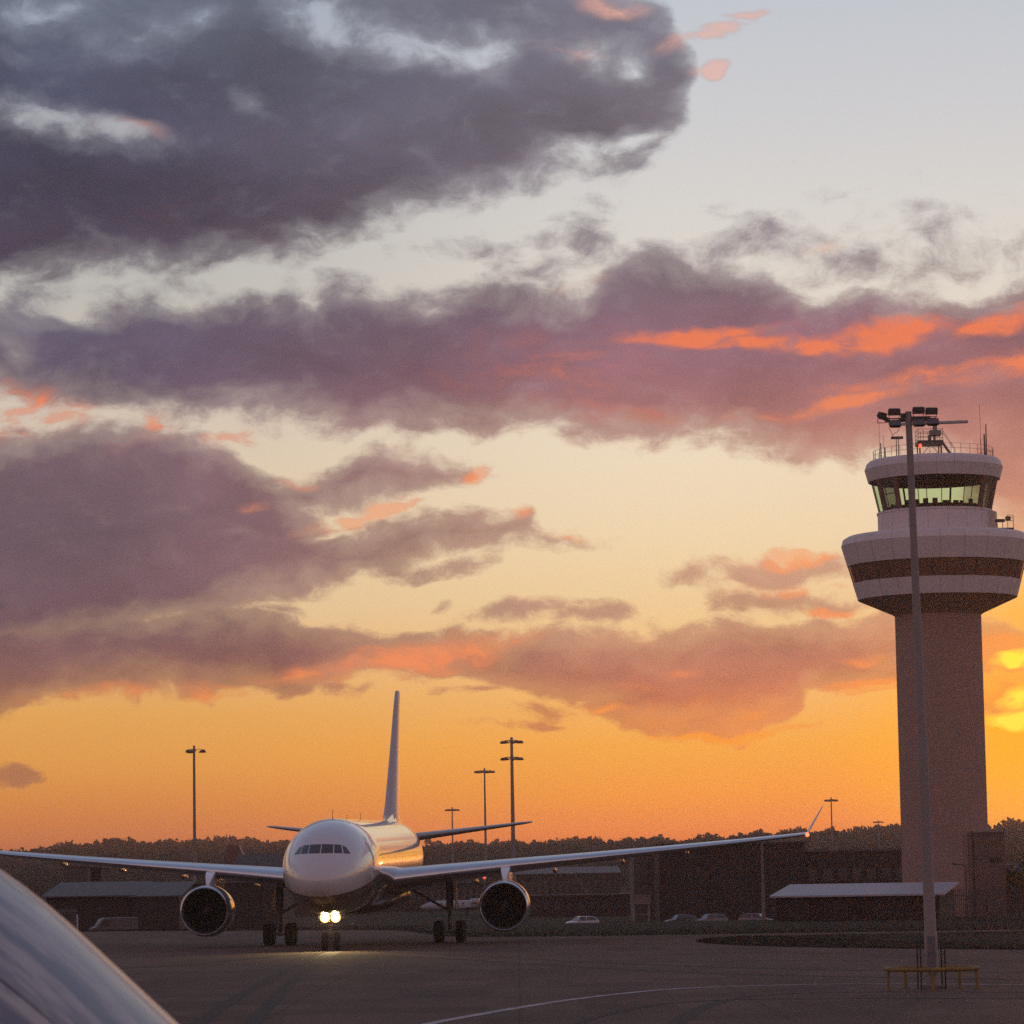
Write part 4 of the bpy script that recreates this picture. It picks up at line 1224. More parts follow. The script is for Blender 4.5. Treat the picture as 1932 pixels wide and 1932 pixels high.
# ------------------------------------------------------------------ apron light masts on the horizon
def light_mast(px, ptop, D, label, tiers=((0.0, 4),), arm=1.6, r0=.32, r1=.16, lean=0.0):
    top = at(px, ptop, D)
    x0, zb = top.x, gz(top.x, D) if D < 1100 else hz(top.x, D)
    hgt = top.z - zb
    t = thing('apron_light_mast', label, 'light mast', (x0, D, zb), 0, 'apron light masts along the horizon')
    mb = MB(); mb.cyl((0, 0, 0), (0, 0, hgt), r0, r1, 12); mb.build('pole', M['mast_steel'], t, smooth=40)
    for dz_, cnt in tiers:
        z = hgt - .7 - dz_
        mb = MB(); mb.cyl((0, 0, z - .25), (0, 0, z + .15), r1 * 1.7, n=10)
        mb.build('collar', M['mast_steel'], t, smooth=30)
        for k in range(cnt):
            a = PI * 2 * k / cnt + (.25 if cnt > 3 else 0)
            ca, sa_ = math.cos(a), math.sin(a)
            mb = MB(); mb.tube([(0, 0, z), (ca * arm * .55, sa_ * arm * .55, z + .16), (ca * arm * .86, sa_ * arm * .86, z + .02)], .045, 6)
            br = mb.build('bracket_arm', M['mast_steel'], t, smooth=40)
            # shallow lamp hood hanging from the arm
            c = Vector((ca * arm, sa_ * arm, z - .22))
            rot = Matrix.Rotation(a, 3, 'Z')
            mb = MB(); rings = []
            for dz2, lx, ly in ((.30, .14, .12), (.16, .36, .28), (-.12, .56, .38), (-.24, .48, .32)):
                rings.append([c + rot @ Vector((sx * lx - .12 * (dz2 < 0), sy * ly, dz2)) for sx, sy in ((-1, -1), (1, -1), (1, 1), (-1, 1))])
            mb.loft(rings); mb.build('lamp', M['lamp_body'], t, smooth=0)
    return t
light_mast(366, 1407, 550, 'light mast with a single lamp crown standing far left over the wing', ((0, 3),), 1.45, .30, .19)
light_mast(965, 1391, 630, 'thick light mast with two tiers of lamps, tallest on the horizon', ((0, 5), (3.1, 5)), 1.75, .50, .26)
light_mast(914, 1449, 780, 'slim light mast just left of the two-tier mast', ((0, 6),), 2.0, .36, .18)
light_mast(853, 1523, 1050, 'small light mast next to the tail of the airliner', ((0, 6),), 1.9, .34, .20)
light_mast(1568, 1504, 900, 'light mast rising beside the upturned wingtip', ((0, 4),), 1.45, .26, .15)
light_mast(1657, 1547, 1350, 'tiny light mast on the ridge left of the tower shaft', ((0, 4),), 1.8, .22, .15)

def lamp_post(px, ptop, D, label, m, arm, r=.12, name='street_lamp'):
    top = at(px, ptop, D); zb = gz(top.x, D); hgt = top.z - zb
    t = thing(name, label, 'lamp post', (top.x, D, zb))
    mb = MB(); mb.cyl((0, 0, 0), (0, 0, hgt * .45), r * 1.25, r * 1.15, 10).cyl((0, 0, hgt * .45), (0, 0, hgt), r * .9, r * .7, 10); mb.build('pole', m, t, smooth=40)
    mb = MB()
    for a in arm: mb.tube([(0, 0, hgt - .1), (a * .6, 0, hgt + .06), (a, 0, hgt + .02)], .05, 6)
    mb.build('bracket_arm', m, t, smooth=40)
    for a in arm:
        mb = MB(); mb.loft([[(a + sx * .10 + .0, sy * .09, hgt + .0) for sx, sy in ((-1, -1), (1, -1), (1, 1), (-1, 1))], [(a + sx * .30 + math.copysign(.18, a), sy * .15, hgt + .06) for sx, sy in ((-1, -1), (1, -1), (1, 1), (-1, 1))], [(a + sx * .22 + math.copysign(.18, a), sy * .1, hgt + .16) for sx, sy in ((-1, -1), (1, -1), (1, 1), (-1, 1))]])
        mb.build('lamp', m, t, smooth=0)
    return t
lamp_post(1437, 1576, 360, 'pale grey lamp post in front of the large dark hangar', mat('post_grey', (.15, .14, .14), .7), (-.55, .35), .16)
lamp_post(1822, 1632, 285, 'thin dark lamp post with a short arm before the tower foot', M['lamp_body'], (-.75,), .08)

# ------------------------------------------------------------------ buildings
def wall_mat(name, c, var=.15, rough=.8): return mat(name, c, rough, var=var, vscale=.25)
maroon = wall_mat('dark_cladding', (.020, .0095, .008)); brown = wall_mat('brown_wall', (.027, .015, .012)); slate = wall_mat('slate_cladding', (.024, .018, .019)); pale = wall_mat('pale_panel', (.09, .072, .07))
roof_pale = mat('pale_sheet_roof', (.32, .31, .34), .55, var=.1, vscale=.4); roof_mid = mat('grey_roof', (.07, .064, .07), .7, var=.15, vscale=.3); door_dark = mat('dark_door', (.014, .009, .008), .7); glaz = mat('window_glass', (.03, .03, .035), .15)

def building(px0, px1, ptop, D, depth, label, wallm, roofm, roof='flat', cat='building', name='building', rise=1.2, doors=(), windows=None, overhang=.3, rot=0.0, trim=None):
    a, b = at(px0, ptop, D), at(px1, ptop, D)
    xm = (a.x + b.x) / 2; w = b.x - a.x
    zt = (a.z + b.z) / 2
    zb = min(gz(xm, D), gz(xm, D + depth)) - .1
    h = zt - zb
    t = thing(name, label, cat, (xm, D, zb), rot)
    if roof == 'mono': h -= 0
    mb = MB(); mb.box((0, depth / 2, (h - .15) / 2), (w, depth, h - .15)); wl = mb.build('wall', wallm, t, smooth=0)
    o = overhang
    mb = MB()
    if roof == 'flat':
        mb.box((0, depth / 2, h), (w + 2 * o, depth + 2 * o, .3))
    elif roof == 'mono':      # one slope rising away from the viewer, ends splayed
        x0, x1 = -w / 2 - o, w / 2 + o
        mb.loft([[(x0, -o, h - .15), (x1, -o, h - .15), (x1, -o, h), (x0, -o, h)], [(x0, depth + o, h - .15 + rise), (x1, depth + o, h - .15 + rise), (x1, depth + o, h + rise), (x0, depth + o, h + rise)]])
        wb = MB()
        for x in (-w / 2 + .01, w / 2 - .01): wb.add([(x, 0, h - .2), (x, depth, h - .2), (x, depth, h + rise - .2)], [(0, 1, 2)])
        wb.add([(-w / 2, depth - .01, h - .2), (w / 2, depth - .01, h - .2), (w / 2, depth - .01, h - .2 + rise), (-w / 2, depth - .01, h - .2 + rise)], [(0, 1, 2, 3)])
        wb.build('gable', wallm, t, smooth=0)
    else:                     # gable ridge across the picture
        x0, x1 = -w / 2 - o, w / 2 + o
        mb.loft([[(x, -o, h - .12), (x, depth / 2, h - .12 + rise), (x, depth + o, h - .12), (x, depth + o, h), (x, depth / 2, h + rise), (x, -o, h)] for x in (x0, x1)])
        wb = MB()
        for x in (-w / 2 + .01, w / 2 - .01): wb.add([(x, 0, h - .2), (x, depth, h - .2), (x, depth / 2, h + rise - .2)], [(0, 1, 2)])
        wb.build('gable', wallm, t, smooth=0)
    mb.build('roof', roofm, t, smooth=0)
    for u0, u1, v1, m_ in doors:
        mb = MB(); mb.box((-w / 2 + w * (u0 + u1) / 2, -.03, h * v1 / 2), (w * (u1 - u0), .08, h * v1)); dr = mb.build('door', m_, t, smooth=0)
        mb = MB()
        nn = max(2, int(w * (u1 - u0) / 1.5))
        for k in range(nn + 1): mb.box((-w / 2 + w * (u0 + (u1 - u0) * k / nn), -.09, h * v1 / 2), (.08, .05, h * v1))
        mb.build('rib', M['dark_metal'], dr, smooth=0)
    if windows:
        cnt, v0, v1, frac = windows
        for k in range(cnt):
            xc = -w / 2 + w * (k + .5) / cnt; ww = w / cnt * frac
            mb = MB(); mb.box((xc, -.02, h * (v0 + v1) / 2), (ww, .07, h * (v1 - v0))); fr_ = mb.build('window', wallm if trim is None else trim, t, smooth=0)
            mb = MB(); mb.box((xc, -.065, h * (v0 + v1) / 2), (ww * .88, .03, h * (v1 - v0) * .86)); mb.build('pane', glaz, fr_, smooth=0)
    return t

# right: the white-roofed shed before the tower foot
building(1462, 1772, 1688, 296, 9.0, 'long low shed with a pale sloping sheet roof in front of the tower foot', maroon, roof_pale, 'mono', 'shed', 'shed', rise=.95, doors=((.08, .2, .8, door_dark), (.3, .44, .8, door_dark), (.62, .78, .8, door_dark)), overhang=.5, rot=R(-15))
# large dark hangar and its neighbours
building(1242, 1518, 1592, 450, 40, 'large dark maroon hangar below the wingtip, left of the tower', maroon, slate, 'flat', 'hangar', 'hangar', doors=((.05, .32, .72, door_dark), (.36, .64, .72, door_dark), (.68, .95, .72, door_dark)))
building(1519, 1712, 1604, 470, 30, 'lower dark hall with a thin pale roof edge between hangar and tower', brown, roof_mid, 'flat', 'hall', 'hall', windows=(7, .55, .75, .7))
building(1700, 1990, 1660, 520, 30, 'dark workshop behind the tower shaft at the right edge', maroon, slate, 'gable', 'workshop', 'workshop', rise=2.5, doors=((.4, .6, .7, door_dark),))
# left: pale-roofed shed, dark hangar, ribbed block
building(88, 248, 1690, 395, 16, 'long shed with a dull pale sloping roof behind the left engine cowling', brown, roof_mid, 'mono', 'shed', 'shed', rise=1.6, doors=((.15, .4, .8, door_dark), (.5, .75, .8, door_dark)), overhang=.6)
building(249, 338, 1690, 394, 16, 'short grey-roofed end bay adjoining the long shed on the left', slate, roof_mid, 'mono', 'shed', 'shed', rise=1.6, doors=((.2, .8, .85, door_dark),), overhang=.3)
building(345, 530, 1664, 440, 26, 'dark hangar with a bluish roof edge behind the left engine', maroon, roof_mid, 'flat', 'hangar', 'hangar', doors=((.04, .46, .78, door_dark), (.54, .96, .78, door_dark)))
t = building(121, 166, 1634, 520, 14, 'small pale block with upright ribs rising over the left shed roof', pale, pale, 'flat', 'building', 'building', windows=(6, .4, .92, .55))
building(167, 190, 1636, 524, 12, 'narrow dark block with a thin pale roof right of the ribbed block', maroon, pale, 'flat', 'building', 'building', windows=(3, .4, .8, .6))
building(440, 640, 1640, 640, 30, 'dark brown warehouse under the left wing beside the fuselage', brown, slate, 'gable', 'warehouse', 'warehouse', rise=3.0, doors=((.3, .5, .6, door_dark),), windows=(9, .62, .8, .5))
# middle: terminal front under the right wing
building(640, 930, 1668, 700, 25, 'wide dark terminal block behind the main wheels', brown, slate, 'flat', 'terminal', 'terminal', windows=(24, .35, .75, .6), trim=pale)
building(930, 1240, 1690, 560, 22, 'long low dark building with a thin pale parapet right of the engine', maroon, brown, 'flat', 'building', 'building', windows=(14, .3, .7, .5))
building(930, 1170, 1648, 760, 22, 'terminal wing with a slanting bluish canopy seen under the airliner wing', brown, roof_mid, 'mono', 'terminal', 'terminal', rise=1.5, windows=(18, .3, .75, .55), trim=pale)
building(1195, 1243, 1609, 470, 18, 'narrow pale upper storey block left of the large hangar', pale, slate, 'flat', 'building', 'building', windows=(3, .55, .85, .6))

def container(px0, px1, p0, p1, D, label, m):
    a, b = at(px0, p1, D), at(px1, p0, D); zb = gz(a.x, D)
    w, h = b.x - a.x, b.z - a.z
    t = thing('cargo_container', label, 'container', ((a.x + b.x) / 2, D, a.z))
    mb = MB()
    cols = max(8, int(w / .25)); ring = []
    for k in range(cols * 2 + 1):
        x = -w / 2 + w * k / (cols * 2); ring.append((x, -.04 if (k // 1) % 4 < 2 else 0.02))
    vs = [(x, y, 0.12) for x, y in ring] + [(x, y, h - .12) for x, y in ring]; nn = len(ring)
    mb.add(vs, [(k, k + 1, nn + k + 1, nn + k) for k in range(nn - 1)])
    mb.box((0, 1.2, h / 2), (w, 2.3, h - .02))
    mb.build('body', m, t, smooth=0)
    mb = MB()
    for z in (.06, h - .06): mb.box((0, -.07, z), (w + .05, .14, .12))
    for x in (-w / 2, w / 2): mb.box((x, -.07, h / 2), (.14, .16, h))
    mb.build('frame', m, t, smooth=0)
    if a.z - zb > .3:
        mb = MB()
        for x in (-w / 2 + .15, w / 2 - .15):
            for y in (.15, 2.1): mb.cyl((x, y, zb - a.z), (x, y, 0.02), .10, n=8)
        mb.box((0, 1.15, (zb - a.z) * .5), (w, .1, .12))
        mb.build('stand', M['mast_steel'], t, smooth=0)
    return t
container(1194, 1226, 1688, 1706, 440, 'dull brown container raised on a stand before the hangar corner', mat('container_brown', (.17, .13, .12), .7, var=.15))
container(1268 - 1, 1322, 1674, 1692, 520, 'pale container standing behind the dark low building', mat('container_pale', (.26, .25, .28), .7, var=.15))
# ------------------------------------------------------------------ vehicles
def make_car(label, paint, hi=1.48):
    t = thing('parked_car', label, 'car', (0, 0, 0), 0, 'cars parked in front of the hangar')
    L_, W = 4.1, 1.74
    # side outline (x along the car, nose at -x)
    low = [(-2.05, .45), (-2.03, .62), (-1.95, .74), (-1.35, .88), (-.95, .93), (1.75, .98), (2.0, .92), (2.05, .6), (2.02, .40), (1.7, .26), (-1.7, .24), (-2.0, .30)]
    mb = MB(); rings = []
    for y, ins in ((-W / 2, .10), (-W / 2 + .10, .0), (W / 2 - .10, .0), (W / 2, .10)):
        rings.append([(x * (1 - ins * .25), y, z - ins * .3 * (z > .6) + ins * .4 * (z < .4)) for x, z in low])
    mb.loft(rings)
    body = mb.build('body', paint, t, smooth=40)
    mb = MB()
    roof = [(-.55, hi - .06), (-.25, hi), (.7, hi), (1.45, hi - .10)]
    rings = []
    for y in (-.56, -.5, .5, .56):
        d = .05 if abs(y) > .52 else 0
        rings.append([(x, y, z - d) for x, z in roof] + [(x, y, z - .06) for x, z in roof[::-1]])
    mb.loft(rings); rf = mb.build('roof', paint, t, smooth=40)
    mb = MB()
    for s in (-1, 1):
        for x0, z0, x1, z1 in ((-1.0, .92, -.53, hi - .05), (.30, .95, .32, hi - .03), (1.82, .96, 1.45, hi - .12)):
            mb.cyl((x0, s * .80, z0), (x1, s * .56, z1), .05, n=6)
    mb.build('pillar', paint, rf, smooth=0)
    gl_ = M['glass_dark']
    mb = MB(); mb.add([(-1.0, -.76, .93), (-1.0, .76, .93), (-.54, .54, hi - .05), (-.54, -.54, hi - .05)], [(0, 1, 2, 3)]); mb.build('windscreen', gl_, t, smooth=0)
    mb = MB(); mb.add([(1.84, -.72, .96), (1.84, .72, .96), (1.47, .52, hi - .12), (1.47, -.52, hi - .12)], [(0, 1, 2, 3)]); mb.build('rear_window', gl_, t, smooth=0)
    for s in (-1, 1):
        mb = MB(); mb.add([(-.95, s * .81, .94), (.28, s * .81, .96), (.30, s * .565, hi - .06), (-.52, s * .565, hi - .08)], [(0, 1, 2, 3)]); mb.build('side_window', gl_, t, smooth=0)
        mb = MB(); mb.add([(.34, s * .81, .96), (1.76, s * .80, .97), (1.42, s * .56, hi - .13), (.34, s * .565, hi - .06)], [(0, 1, 2, 3)]); mb.build('side_window', gl_, t, smooth=0)
        mb = MB(); mb.box((-.72, s * .95, 1.0), (.12, .2, .13)); mb.build('mirror', paint, t, smooth=0)
        mb = MB(); mb.lathe([(0, -.05), (.10, -.03), (.13, .03)], 'Y', 14, (0, 0, 0)); mb.v = [(-2.0 + p[1] * .8, s * .62 + p[0] * 1.6, .66 + p[2] * .8) for p in mb.v]; mb.build('headlight', M['lamp_glass'], t, smooth=40)
        mb = MB(); mb.box((2.0, s * .70, .80), (.08, .22, .24)); mb.build('tail_light', mat('tail_light_red', (.2, .01, .01), .3), t, smooth=0)
        for x in (-1.28, 1.25):
            mb = MB(); mb.cyl((x, s * .62, .31), (x, s * .86, .31), .31, n=20); wh = mb.build('wheel', M['rubber'], t, smooth=40)
            mb = MB(); mb.cyl((x, s * .84, .31), (x, s * .875, .31), .19, n=14); mb.build('rim', M['galv'], wh, smooth=40)
    mb = MB(); mb.box((-2.03, 0, .42), (.08, 1.5, .16)); mb.build('bumper', M['dark_metal'], t, smooth=0)
    return t
silver = mat('car_silver', (.52, .54, .58), .3, coat=.8)
def put_car(t, px, py, D, rz):
    p = at(px, py, D); t.location = (p.x, D, gz(p.x, D) - .05); t.rotation_euler = (0, 0, R(rz)); return t
c0 = put_car(make_car('silver hatchback parked on its own left of the hangar, brightest of the cars', silver), 1098, 1740, 425, 24)
for lab, px, rz, paint in (('grey car parked third from the left before the large hangar', 1341, 22, mat('car_grey', (.22, .22, .24), .35, coat=.6)), ('dull pale car at the right end of the parked row, beside the lamp post', 1426, 160, mat('car_pale', (.20, .19, .21), .4, coat=.4)), ('dark car barely seen between the silver and grey cars', 1285, 22, mat('car_dark', (.05, .05, .055), .35, coat=.6))):
    c = copy_tree(c0); c['label'] = lab
    put_car(c, px, 1740, 427, rz)
    for k in [o for o in bpy.data.objects if o.parent == c]:
        for o in [k] + [q for q in bpy.data.objects if q.parent == k]:
            if o.type == 'MESH' and o.data.materials and o.data.materials[0] == silver:
                o.data = o.data.copy(); o.data.materials[0] = paint
bpy.data.objects[c.name]['label'] = 'dark car barely seen between the silver and grey cars'

# parked business jet behind the main wheels
def small_jet():
    D = 600; p = at(868, 1700, D)
    t = thing('parked_jet', 'small white jet parked side-on behind the right main wheels', 'jet', (p.x, D, gz(p.x, D)), R(8))
    st = [(-7, 1.5, .05), (-6.6, 1.5, .35), (-5.8, 1.6, .62), (-4.6, 1.72, .82), (-2, 1.75, .86), (2.5, 1.75, .86), (4.5, 1.9, .7), (6.2, 2.15, .42), (7.2, 2.3, .12)]
    mb = MB(); mb.loft([[(x, r * math.cos(2 * PI * k / 24), z + r * math.sin(2 * PI * k / 24)) for k in range(24)] for x, z, r in st]); mb.build('fuselage', M['wing_grey'], t, smooth=60)
    mb = MB()
    for s in (-1, 1): mb.loft([[(-.5, s * .5, 1.15), (2.2, s * .5, 1.1), (2.2, s * .5, 1.25), (-.5, s * .5, 1.35)], [(2.0, s * 6.5, 1.55), (2.9, s * 6.5, 1.55), (2.9, s * 6.5, 1.62), (2.0, s * 6.5, 1.66)]])
    mb.build('wing', M['wing_grey'], t, smooth=0)
    mb = MB(); mb.loft([[(4.4, -.1, 2.4), (7.2, -.1, 2.4), (7.2, .1, 2.4), (4.4, .1, 2.4)], [(6.6, -.06, 4.9), (8.2, -.06, 4.9), (8.2, .06, 4.9), (6.6, .06, 4.9)]]); mb.build('fin', brown, t, smooth=0)
    mb = MB(); mb.loft([[(6.7, -2.4, 4.9), (8.0, -2.4, 4.9), (8.0, 2.4, 4.9), (6.7, 2.4, 4.9)], [(6.7, -2.4, 5.0), (8.0, -2.4, 5.0), (8.0, 2.4, 5.0), (6.7, 2.4, 5.0)]]); mb.build('tailplane', M['wing_grey'], t, smooth=0)
    for s in (-1, 1):
        mb = MB(); mb.lathe([(.05, 1.9), (.42, 2.0), (.48, 2.8), (.42, 4.0), (.28, 4.5)], 'Y', 18); mb.v = [(q_[1], s * 1.3 + q_[0], 2.4 + q_[2]) for q_ in mb.v]; mb.build('engine', M['wing_grey'], t, smooth=50)
        mb = MB(); mb.cyl((1.2, s * 1.3, .0), (1.2, s * 1.3, 1.1), .16, n=10); mb.build('main_gear', M['rubber'], t, smooth=40)
        for k in range(5):
            mb = MB(); mb.box((-3.4 + k * .95, s * .845, 2.0), (.34, .03, .3)); mb.build('window', M['glass_dark'], t, smooth=0)
    mb = MB(); mb.cyl((-5.2, 0, 0), (-5.2, 0, 1.1), .14, n=10); mb.build('nose_gear', M['rubber'], t, smooth=40)
small_jet()

# the tail of another aircraft parked beyond the left wing: its leading edge has a paler colour
D = 700; p0 = at(449, 1594, D); p1 = at(468, 1640, D)
zb = gz(p1.x, D)
t = thing('parked_aircraft', 'parked airliner beyond the left wing showing only its slanting fin with a pale edge', 'airliner', (p1.x, D, zb), 0)
mb = MB(); k0, k1 = p0.x - p1.x, p0.z - zb; h1 = p1.z - zb
mb.loft([[(0.25, -.2, h1), (-5.5, -.2, h1), (-5.5, .2, h1), (.25, .2, h1)], [(k0 + .1, -.1, k1), (k0 - 2.2, -.1, k1), (k0 - 2.2, .1, k1), (k0 + .1, .1, k1)]])
fn = mb.build('fin', mat('fin_dark_red', (.10, .035, .03), .5), t, smooth=0)
mb = MB(); mb.loft([[(.65, -.26, h1 - .1), (.15, -.26, h1 - .1), (.15, .26, h1 - .1), (.65, .26, h1 - .1)], [(k0 + .45, -.14, k1), (k0 + .02, -.14, k1), (k0 + .02, .14, k1), (k0 + .45, .14, k1)]])
mb.build('leading_edge', mat('fin_pale_edge', (.42, .32, .32), .4), fn, smooth=0)
mb = MB(); mb.loft([[(x, r * math.cos(2 * PI * k / 20), z + r * math.sin(2 * PI * k / 20)) for k in range(20)] for x, z, r in ((-7, h1 - .3, .2), (-4, h1 - .9, .9), (2, h1 - 1.6, 1.6), (8, h1 - 2, 1.95), (24, h1 - 2, 1.95), (27, h1 - 2.2, 1.4), (28.5, h1 - 2.6, .2))]); mb.build('fuselage', mat('fuselage_dark_grey', (.14, .12, .12), .5), t, smooth=50)  # hull in one even dark grey
for x, y in ((12, -2.6), (12, 2.6), (25, 0)):
    mb = MB(); mb.cyl((x, y, .55), (x, y * .5, h1 - 2.5), .15, n=8).cyl((x, y - .3, .55), (x, y + .3, .55), .55, n=16); mb.build('landing_gear', M['rubber'], t, smooth=40)
for s in (-1, 1):
    mb = MB(); mb.loft([[(6, s * 1.5, h1 - 3), (14, s * 1.5, h1 - 3), (14, s * 1.5, h1 - 2.5), (6, s * 1.5, h1 - 2.3)], [(4, s * 14, h1 - 2), (6, s * 14, h1 - 2), (6, s * 14, h1 - 1.9), (4, s * 14, h1 - 1.85)]]); mb.build('wing', M['wing_grey'], t, smooth=0)

# bent pale pole in the middle distance
D = 585
t = thing('bent_post', 'pale bent post leaning over the low dark building right of the engine', 'post', (at(1108, 1690, D).x, D, gz(0, D)))
b0 = Vector(t.location)
pts = [at(x, y, D) - b0 for x, y in ((1112, 1700), (1107, 1684), (1098, 1674), (1090, 1664), (1086, 1654), (1087, 1646))]
pts = [Vector((pts[0].x, 0, 0))] + pts
mb = MB(); mb.tube(pts, .24, 8); mb.build('post', pale, t, smooth=50)
mb = MB(); mb.box((pts[0].x, 0, .1), (1.2, 1.2, .2)); mb.build('base', brown, t, smooth=0)
# red obstruction light on a pole behind the engine
D = 580; p = at(914, 1656, D)
t = thing('obstruction_light', 'small red warning lamp on a thin pole above the right engine', 'warning light', (p.x, D, gz(p.x, D)))
h = p.z - gz(p.x, D)
mb = MB(); mb.cyl((0, 0, 0), (0, 0, h - .2), .07, n=8); mb.build('pole', M['mast_steel'], t, smooth=40)
mb = MB(); mb.lathe([(0, h + .3), (.2, h + .2), (.28, h), (.2, h - .2), (0, h - .25)], n=14); mb.build('lamp', mat('dim_red_lamp', (.3, .03, .02), .3, emit=(1, .10, .05), estr=1.1), t, smooth=50)

# thin aerial on the ridge, left
D = 1400; p = at(427, 1574, D)
t = thing('aerial_mast', 'thin dark aerial mast on the wooded ridge right of the left light mast', 'aerial', (p.x, D, hz(p.x, D)))
h = p.z - hz(p.x, D)
mb = MB(); mb.cyl((0, 0, 0), (0, 0, h), .26, .16, 8); mb.build('pole', M['mast_steel'], t, smooth=40)
mb = MB(); mb.box((0, 0, h - 2), (.9, .3, 1.6)); mb.build('antenna_panel', M['lamp_body'], t, smooth=0)

# ground equipment on the left
def gpu(px, D, label, m, w=2.2, h=1.6):
    p = at(px, 1740, D); z = gz(p.x, D)
    t = thing('ground_cart', label, 'cart', (p.x, D, z), R(12))
    mb = MB(); mb.box((0, 0, .45 + h / 2), (w, 1.4, h)); bd = mb.build('body', m, t, smooth=0)
    mb = MB(); mb.box((0, -.72, .6 + h / 2), (w * .7, .04, h * .5)); mb.build('panel', M['dark_metal'], bd, smooth=0)
    for x in (-w * .35, w * .35):
        for y in (-.6, .6):
            mb = MB(); mb.cyl((x, y - .1, .25), (x, y + .1, .25), .25, n=14); mb.build('wheel', M['rubber'], t, smooth=40)
    mb = MB(); mb.tube([(-w / 2, 0, .4), (-w / 2 - 1.2, 0, .25)], .05, 6); mb.build('tow_bar', M['dark_metal'], t, smooth=0)
gpu(126, 300, 'dark ground power cart beside the white post at the left apron edge', mat('cart_grey', (.07, .065, .07), .6), 1.6, 1.5)
p = on(142, 1741, 0); D = 300; p = at(142, 1741, D)
t = thing('marker_post', 'short white marker post at the left apron edge near the cowling', 'post', (p.x, D, 0))
mb = MB(); mb.cyl((0, 0, .1), (0, 0, 1.45), .26, .26, 14).cyl((0, 0, 1.45), (0, 0, 1.55), .26, .1, 14); mb.build('post', mat('post_white', (.42, .42, .44), .6), t, smooth=40)
mb = MB(); mb.cyl((0, 0, 0), (0, 0, .12), .45, .38, 14); mb.build('base', M['rubber'], t, smooth=40)
# a van under the left shed
def van(px, D, label, m, rz):
    p = at(px, 1735, D); t = thing('parked_van', label, 'van', (p.x, D, gz(p.x, D)), R(rz))
    side = [(-2.6, .4), (-2.58, .95), (-2.0, 1.15), (-1.45, 1.95), (-1.2, 2.05), (2.5, 2.1), (2.6, 1.95), (2.6, .4)]
    mb = MB(); mb.loft([[(x, y, z - (.06 if abs(y) > .9 else 0) * (z > 1)) for x, z in side] for y in (-.95, -.85, .85, .95)]); mb.build('body', m, t, smooth=30)
    mb = MB(); mb.add([(-1.98, -.8, 1.2), (-1.98, .8, 1.2), (-1.47, .76, 1.9), (-1.47, -.76, 1.9)], [(0, 1, 2, 3)]); mb.v = [(x - .03, y, z + .02) for x, y, z in mb.v]; mb.build('windscreen', M['glass_dark'], t, smooth=0)
    for s in (-1, 1):
        mb = MB(); mb.add([(-1.7, s * .965, 1.2), (-.7, s * .965, 1.2), (-.7, s * .965, 1.8), (-1.4, s * .965, 1.8)], [(0, 1, 2, 3)]); mb.build('side_window', M['glass_dark'], t, smooth=0)
        mb = MB(); mb.box((-2.58, s * .7, .75), (.08, .3, .2)); mb.build('headlight', M['lamp_glass'], t, smooth=0)
        for x in (-1.7, 1.6):
            mb = MB(); mb.cyl((x, s * .72, .34), (x, s * .97, .34), .34, n=18); mb.build('wheel', M['rubber'], t, smooth=40)
    return t
van(214, 380, 'pale van under the eaves of the long shed on the left', mat('van_pale', (.085, .07, .07), .45, coat=.4), 20)

# ------------------------------------------------------------------ palisade fence at the right
fa, fb_ = at(1800, 1700, 288), at(2080, 1700, 288)
fence = thing('palisade_fence', 'dark tall pointed palisade fence before the tower foot at the right edge', 'fence', (fa.x, 288, gz(fa.x, 288)))
fl = fb_.x - fa.x; fh = 2.5
for k in range(int(fl / 2.75) + 1):
    mb = MB(); mb.box((k * 2.75, .08, fh / 2), (.1, .12, fh)); mb.build('post', M['dark_metal'], fence, smooth=0)
for z in (.5, fh - .5):
    mb = MB(); mb.box((fl / 2, .0, z), (fl, .05, .06)); mb.build('rail', M['dark_metal'], fence, smooth=0)
mb = MB(); k = 0.0
while k < fl:
    mb.loft([[(k - .035, -.05, .05), (k + .035, -.05, .05), (k + .035, -.03, .05), (k - .035, -.03, .05)], [(k - .035, -.05, fh - .1), (k + .035, -.05, fh - .1), (k + .035, -.03, fh - .1), (k - .035, -.03, fh - .1)], [(k - .005, -.05, fh + .12), (k + .005, -.05, fh + .12), (k + .005, -.03, fh + .12), (k - .005, -.03, fh + .12)]])
    k += .155
mb.build('pales', mat('fence_steel', (.045, .04, .04), .7), fence, smooth=0)

# individual trees behind the fence
def tree(px, ptop, D, label):
    p = at(px, ptop, D); zb = gz(p.x, D); h = p.z - zb
    t = thing('tree', label, 'tree', (p.x, D, zb), 0, 'trees behind the fence')
    mb = MB()
    rng = np.random.default_rng(int(px))
    mb.cyl((0, 0, 0), (0, .1, h * .45), h * .035, h * .022, 8)
    tips = []
    for k in range(9):
        a = rng.uniform(0, 2 * PI); z0 = h * rng.uniform(.28, .5); z1 = h * rng.uniform(.55, .9); r = h * rng.uniform(.1, .3)
        q1 = Vector((r * math.cos(a), r * math.sin(a), z1)); mb.cyl((0, .05, z0), q1, h * .014, h * .005, 6); tips.append(q1)
    mb.build('trunk', mat('bark', (.05, .04, .035), .9), t, smooth=40)
    mb = MB()
    for k in range(2600):
        c = tips[rng.integers(len(tips))] + Vector(rng.normal(size=3)) * h * .085
        a = Vector(rng.normal(size=3)).normalized() * .16; b = Vector(rng.normal(size=3)).normalized() * .11
        mb.add([c - a - b, c + a - b, c + a + b, c - a + b], [(0, 1, 2, 3)])
    mb.build('crown', mat('tree_leaves', (.05, .045, .02), .85, var=.35, vscale=.6), t, smooth=0)
tree(1908, 1640, 400, 'dark leafy tree behind the fence just right of the tower foot')
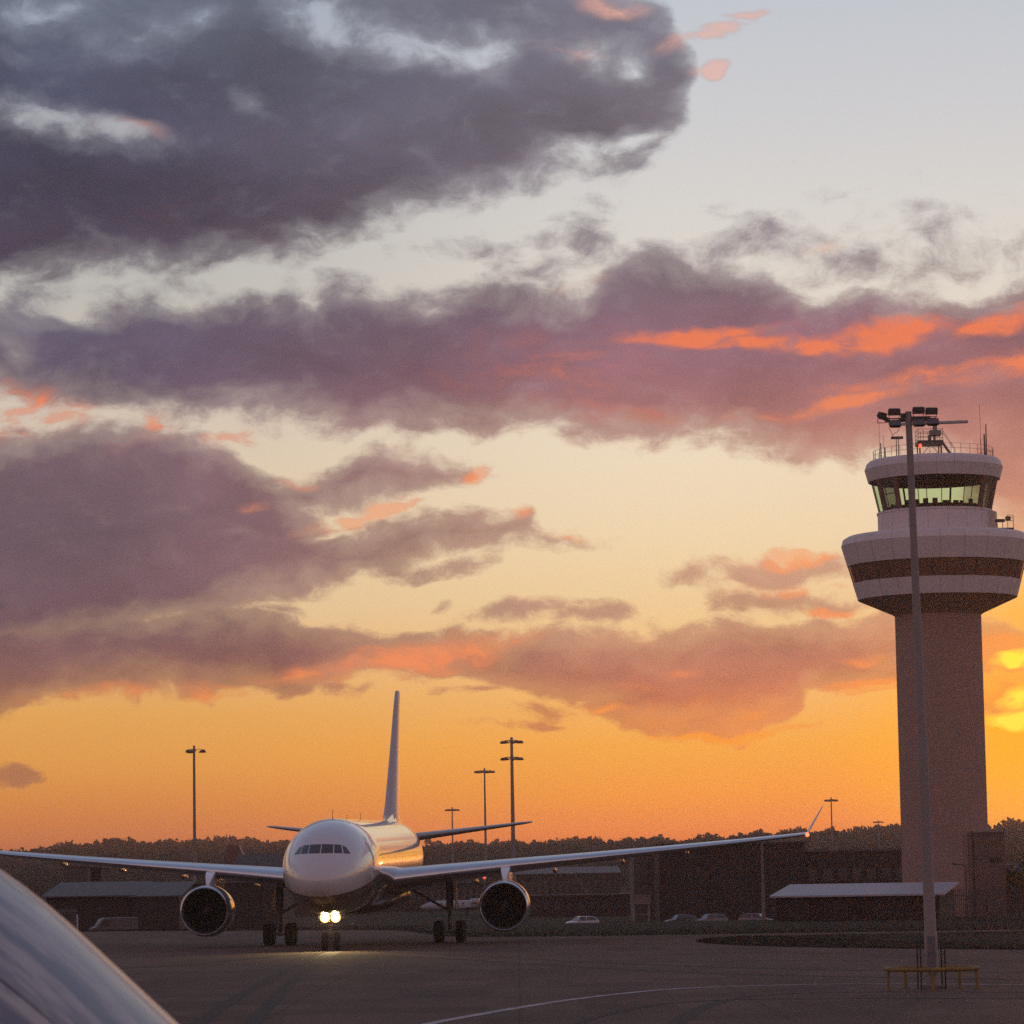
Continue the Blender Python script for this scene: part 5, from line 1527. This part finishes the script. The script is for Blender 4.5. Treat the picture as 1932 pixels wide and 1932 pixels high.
tree(1945, 1618, 420, 'taller dark tree behind the fence at the right picture edge')

# ------------------------------------------------------------------ our own aircraft: engine cowling outside the window
cm = mat('cowling_grey', (.40, .40, .44), .3, coat=.35, coat_rough=.08)
nt = cm.node_tree; q = G(nt); b = nt.nodes['Principled BSDF']
tco = q.new('ShaderNodeTexCoord').outputs['Object']
n1 = q.noise(q.vm('MULTIPLY', tco, (16, 16, 3.2)), 1.0, 5.0, .6); n2 = q.noise(q.vm('MULTIPLY', tco, (60, 60, 7)), 1.0, 4.0, .65)
refl_streaks = q.m('ADD', q.m('MULTIPLY', n1, .7), q.m('MULTIPLY', n2, .3))  # blotchy sky reflections painted into the cowl colour as streaks
q.put(b.inputs['Base Color'], q.mix(q.smooth(refl_streaks, .42, .60), (.15, .13, .155, 1), (.42, .39, .38, 1)))
q.put(b.inputs['Roughness'], q.rng(refl_streaks, .35, .65, .30, .6))
bn = q.new('ShaderNodeBump'); bn.inputs['Strength'].default_value = .25; bn.inputs['Distance'].default_value = .01
q.put(bn.inputs['Height'], q.noise(q.vm('MULTIPLY', tco, (3, 3, .8)), 1.0, 3.0, .5)); q.put(b.inputs['Normal'], bn.outputs[0])
CD = 8.0
A = at(30, 1722, CD); B = at(288, 1962, CD)
ax = (B - A); ax.y += .10; ax.normalize()          # runs down to the right, slightly away
side_n = Vector((ax.z, 0, -ax.x)); side_n = side_n if side_n.z > 0 else -side_n
RC = 1.6
ctr = A - side_n * RC
cow = thing('engine_cowling', 'glossy grey engine cowling of the viewer\'s own aircraft in the lower left corner', 'engine cowling', ctr)
zax = ax; xax = side_n.normalized(); yax = zax.cross(xax).normalized(); xax = yax.cross(zax).normalized()
cow.matrix_world = Matrix.Translation(ctr) @ Matrix((xax, yax, zax)).transposed().to_4x4()
def cr(t):
    d = max(0.0, .18 - t)
    return RC + .02 - .02 * min(1, max(0, t)) - .24 * d ** 2 - .5 * max(0, d - .4) ** 3
ts = np.linspace(-1.0, 2.2, 40)
prof = [(cr(t), t) for t in ts]
mb = MB(); mb.lathe(prof, 'Z', 128, cap0=True, cap1=True); mb.build('cowl_panel', cm, cow, smooth=60)
mb = MB(); mb.tube([((cr(t) + .0005) * math.cos(R(22)), (cr(t) + .0005) * math.sin(R(22)), t) for t in np.linspace(-.9, 2.1, 40)], .0013, 6); mb.build('panel_seam', M['dark_metal'], cow, smooth=60)

# ------------------------------------------------------------------ evening haze
hz_m = bpy.data.materials.new('evening_haze'); hz_m.use_nodes = True
nt = hz_m.node_tree; nt.nodes.clear()
pv = nt.nodes.new('ShaderNodeVolumePrincipled'); pv.inputs['Color'].default_value = (.92, .76, .70, 1); pv.inputs['Density'].default_value = .00014; pv.inputs['Anisotropy'].default_value = .72
om = nt.nodes.new('ShaderNodeOutputMaterial'); nt.links.new(pv.outputs[0], om.inputs['Volume'])
mb = MB(); mb.box((0, 1750, 32), (9000, 4700, 72))
hzo = mb.build('haze', hz_m, smooth=0)
tag(hzo, kind='stuff')
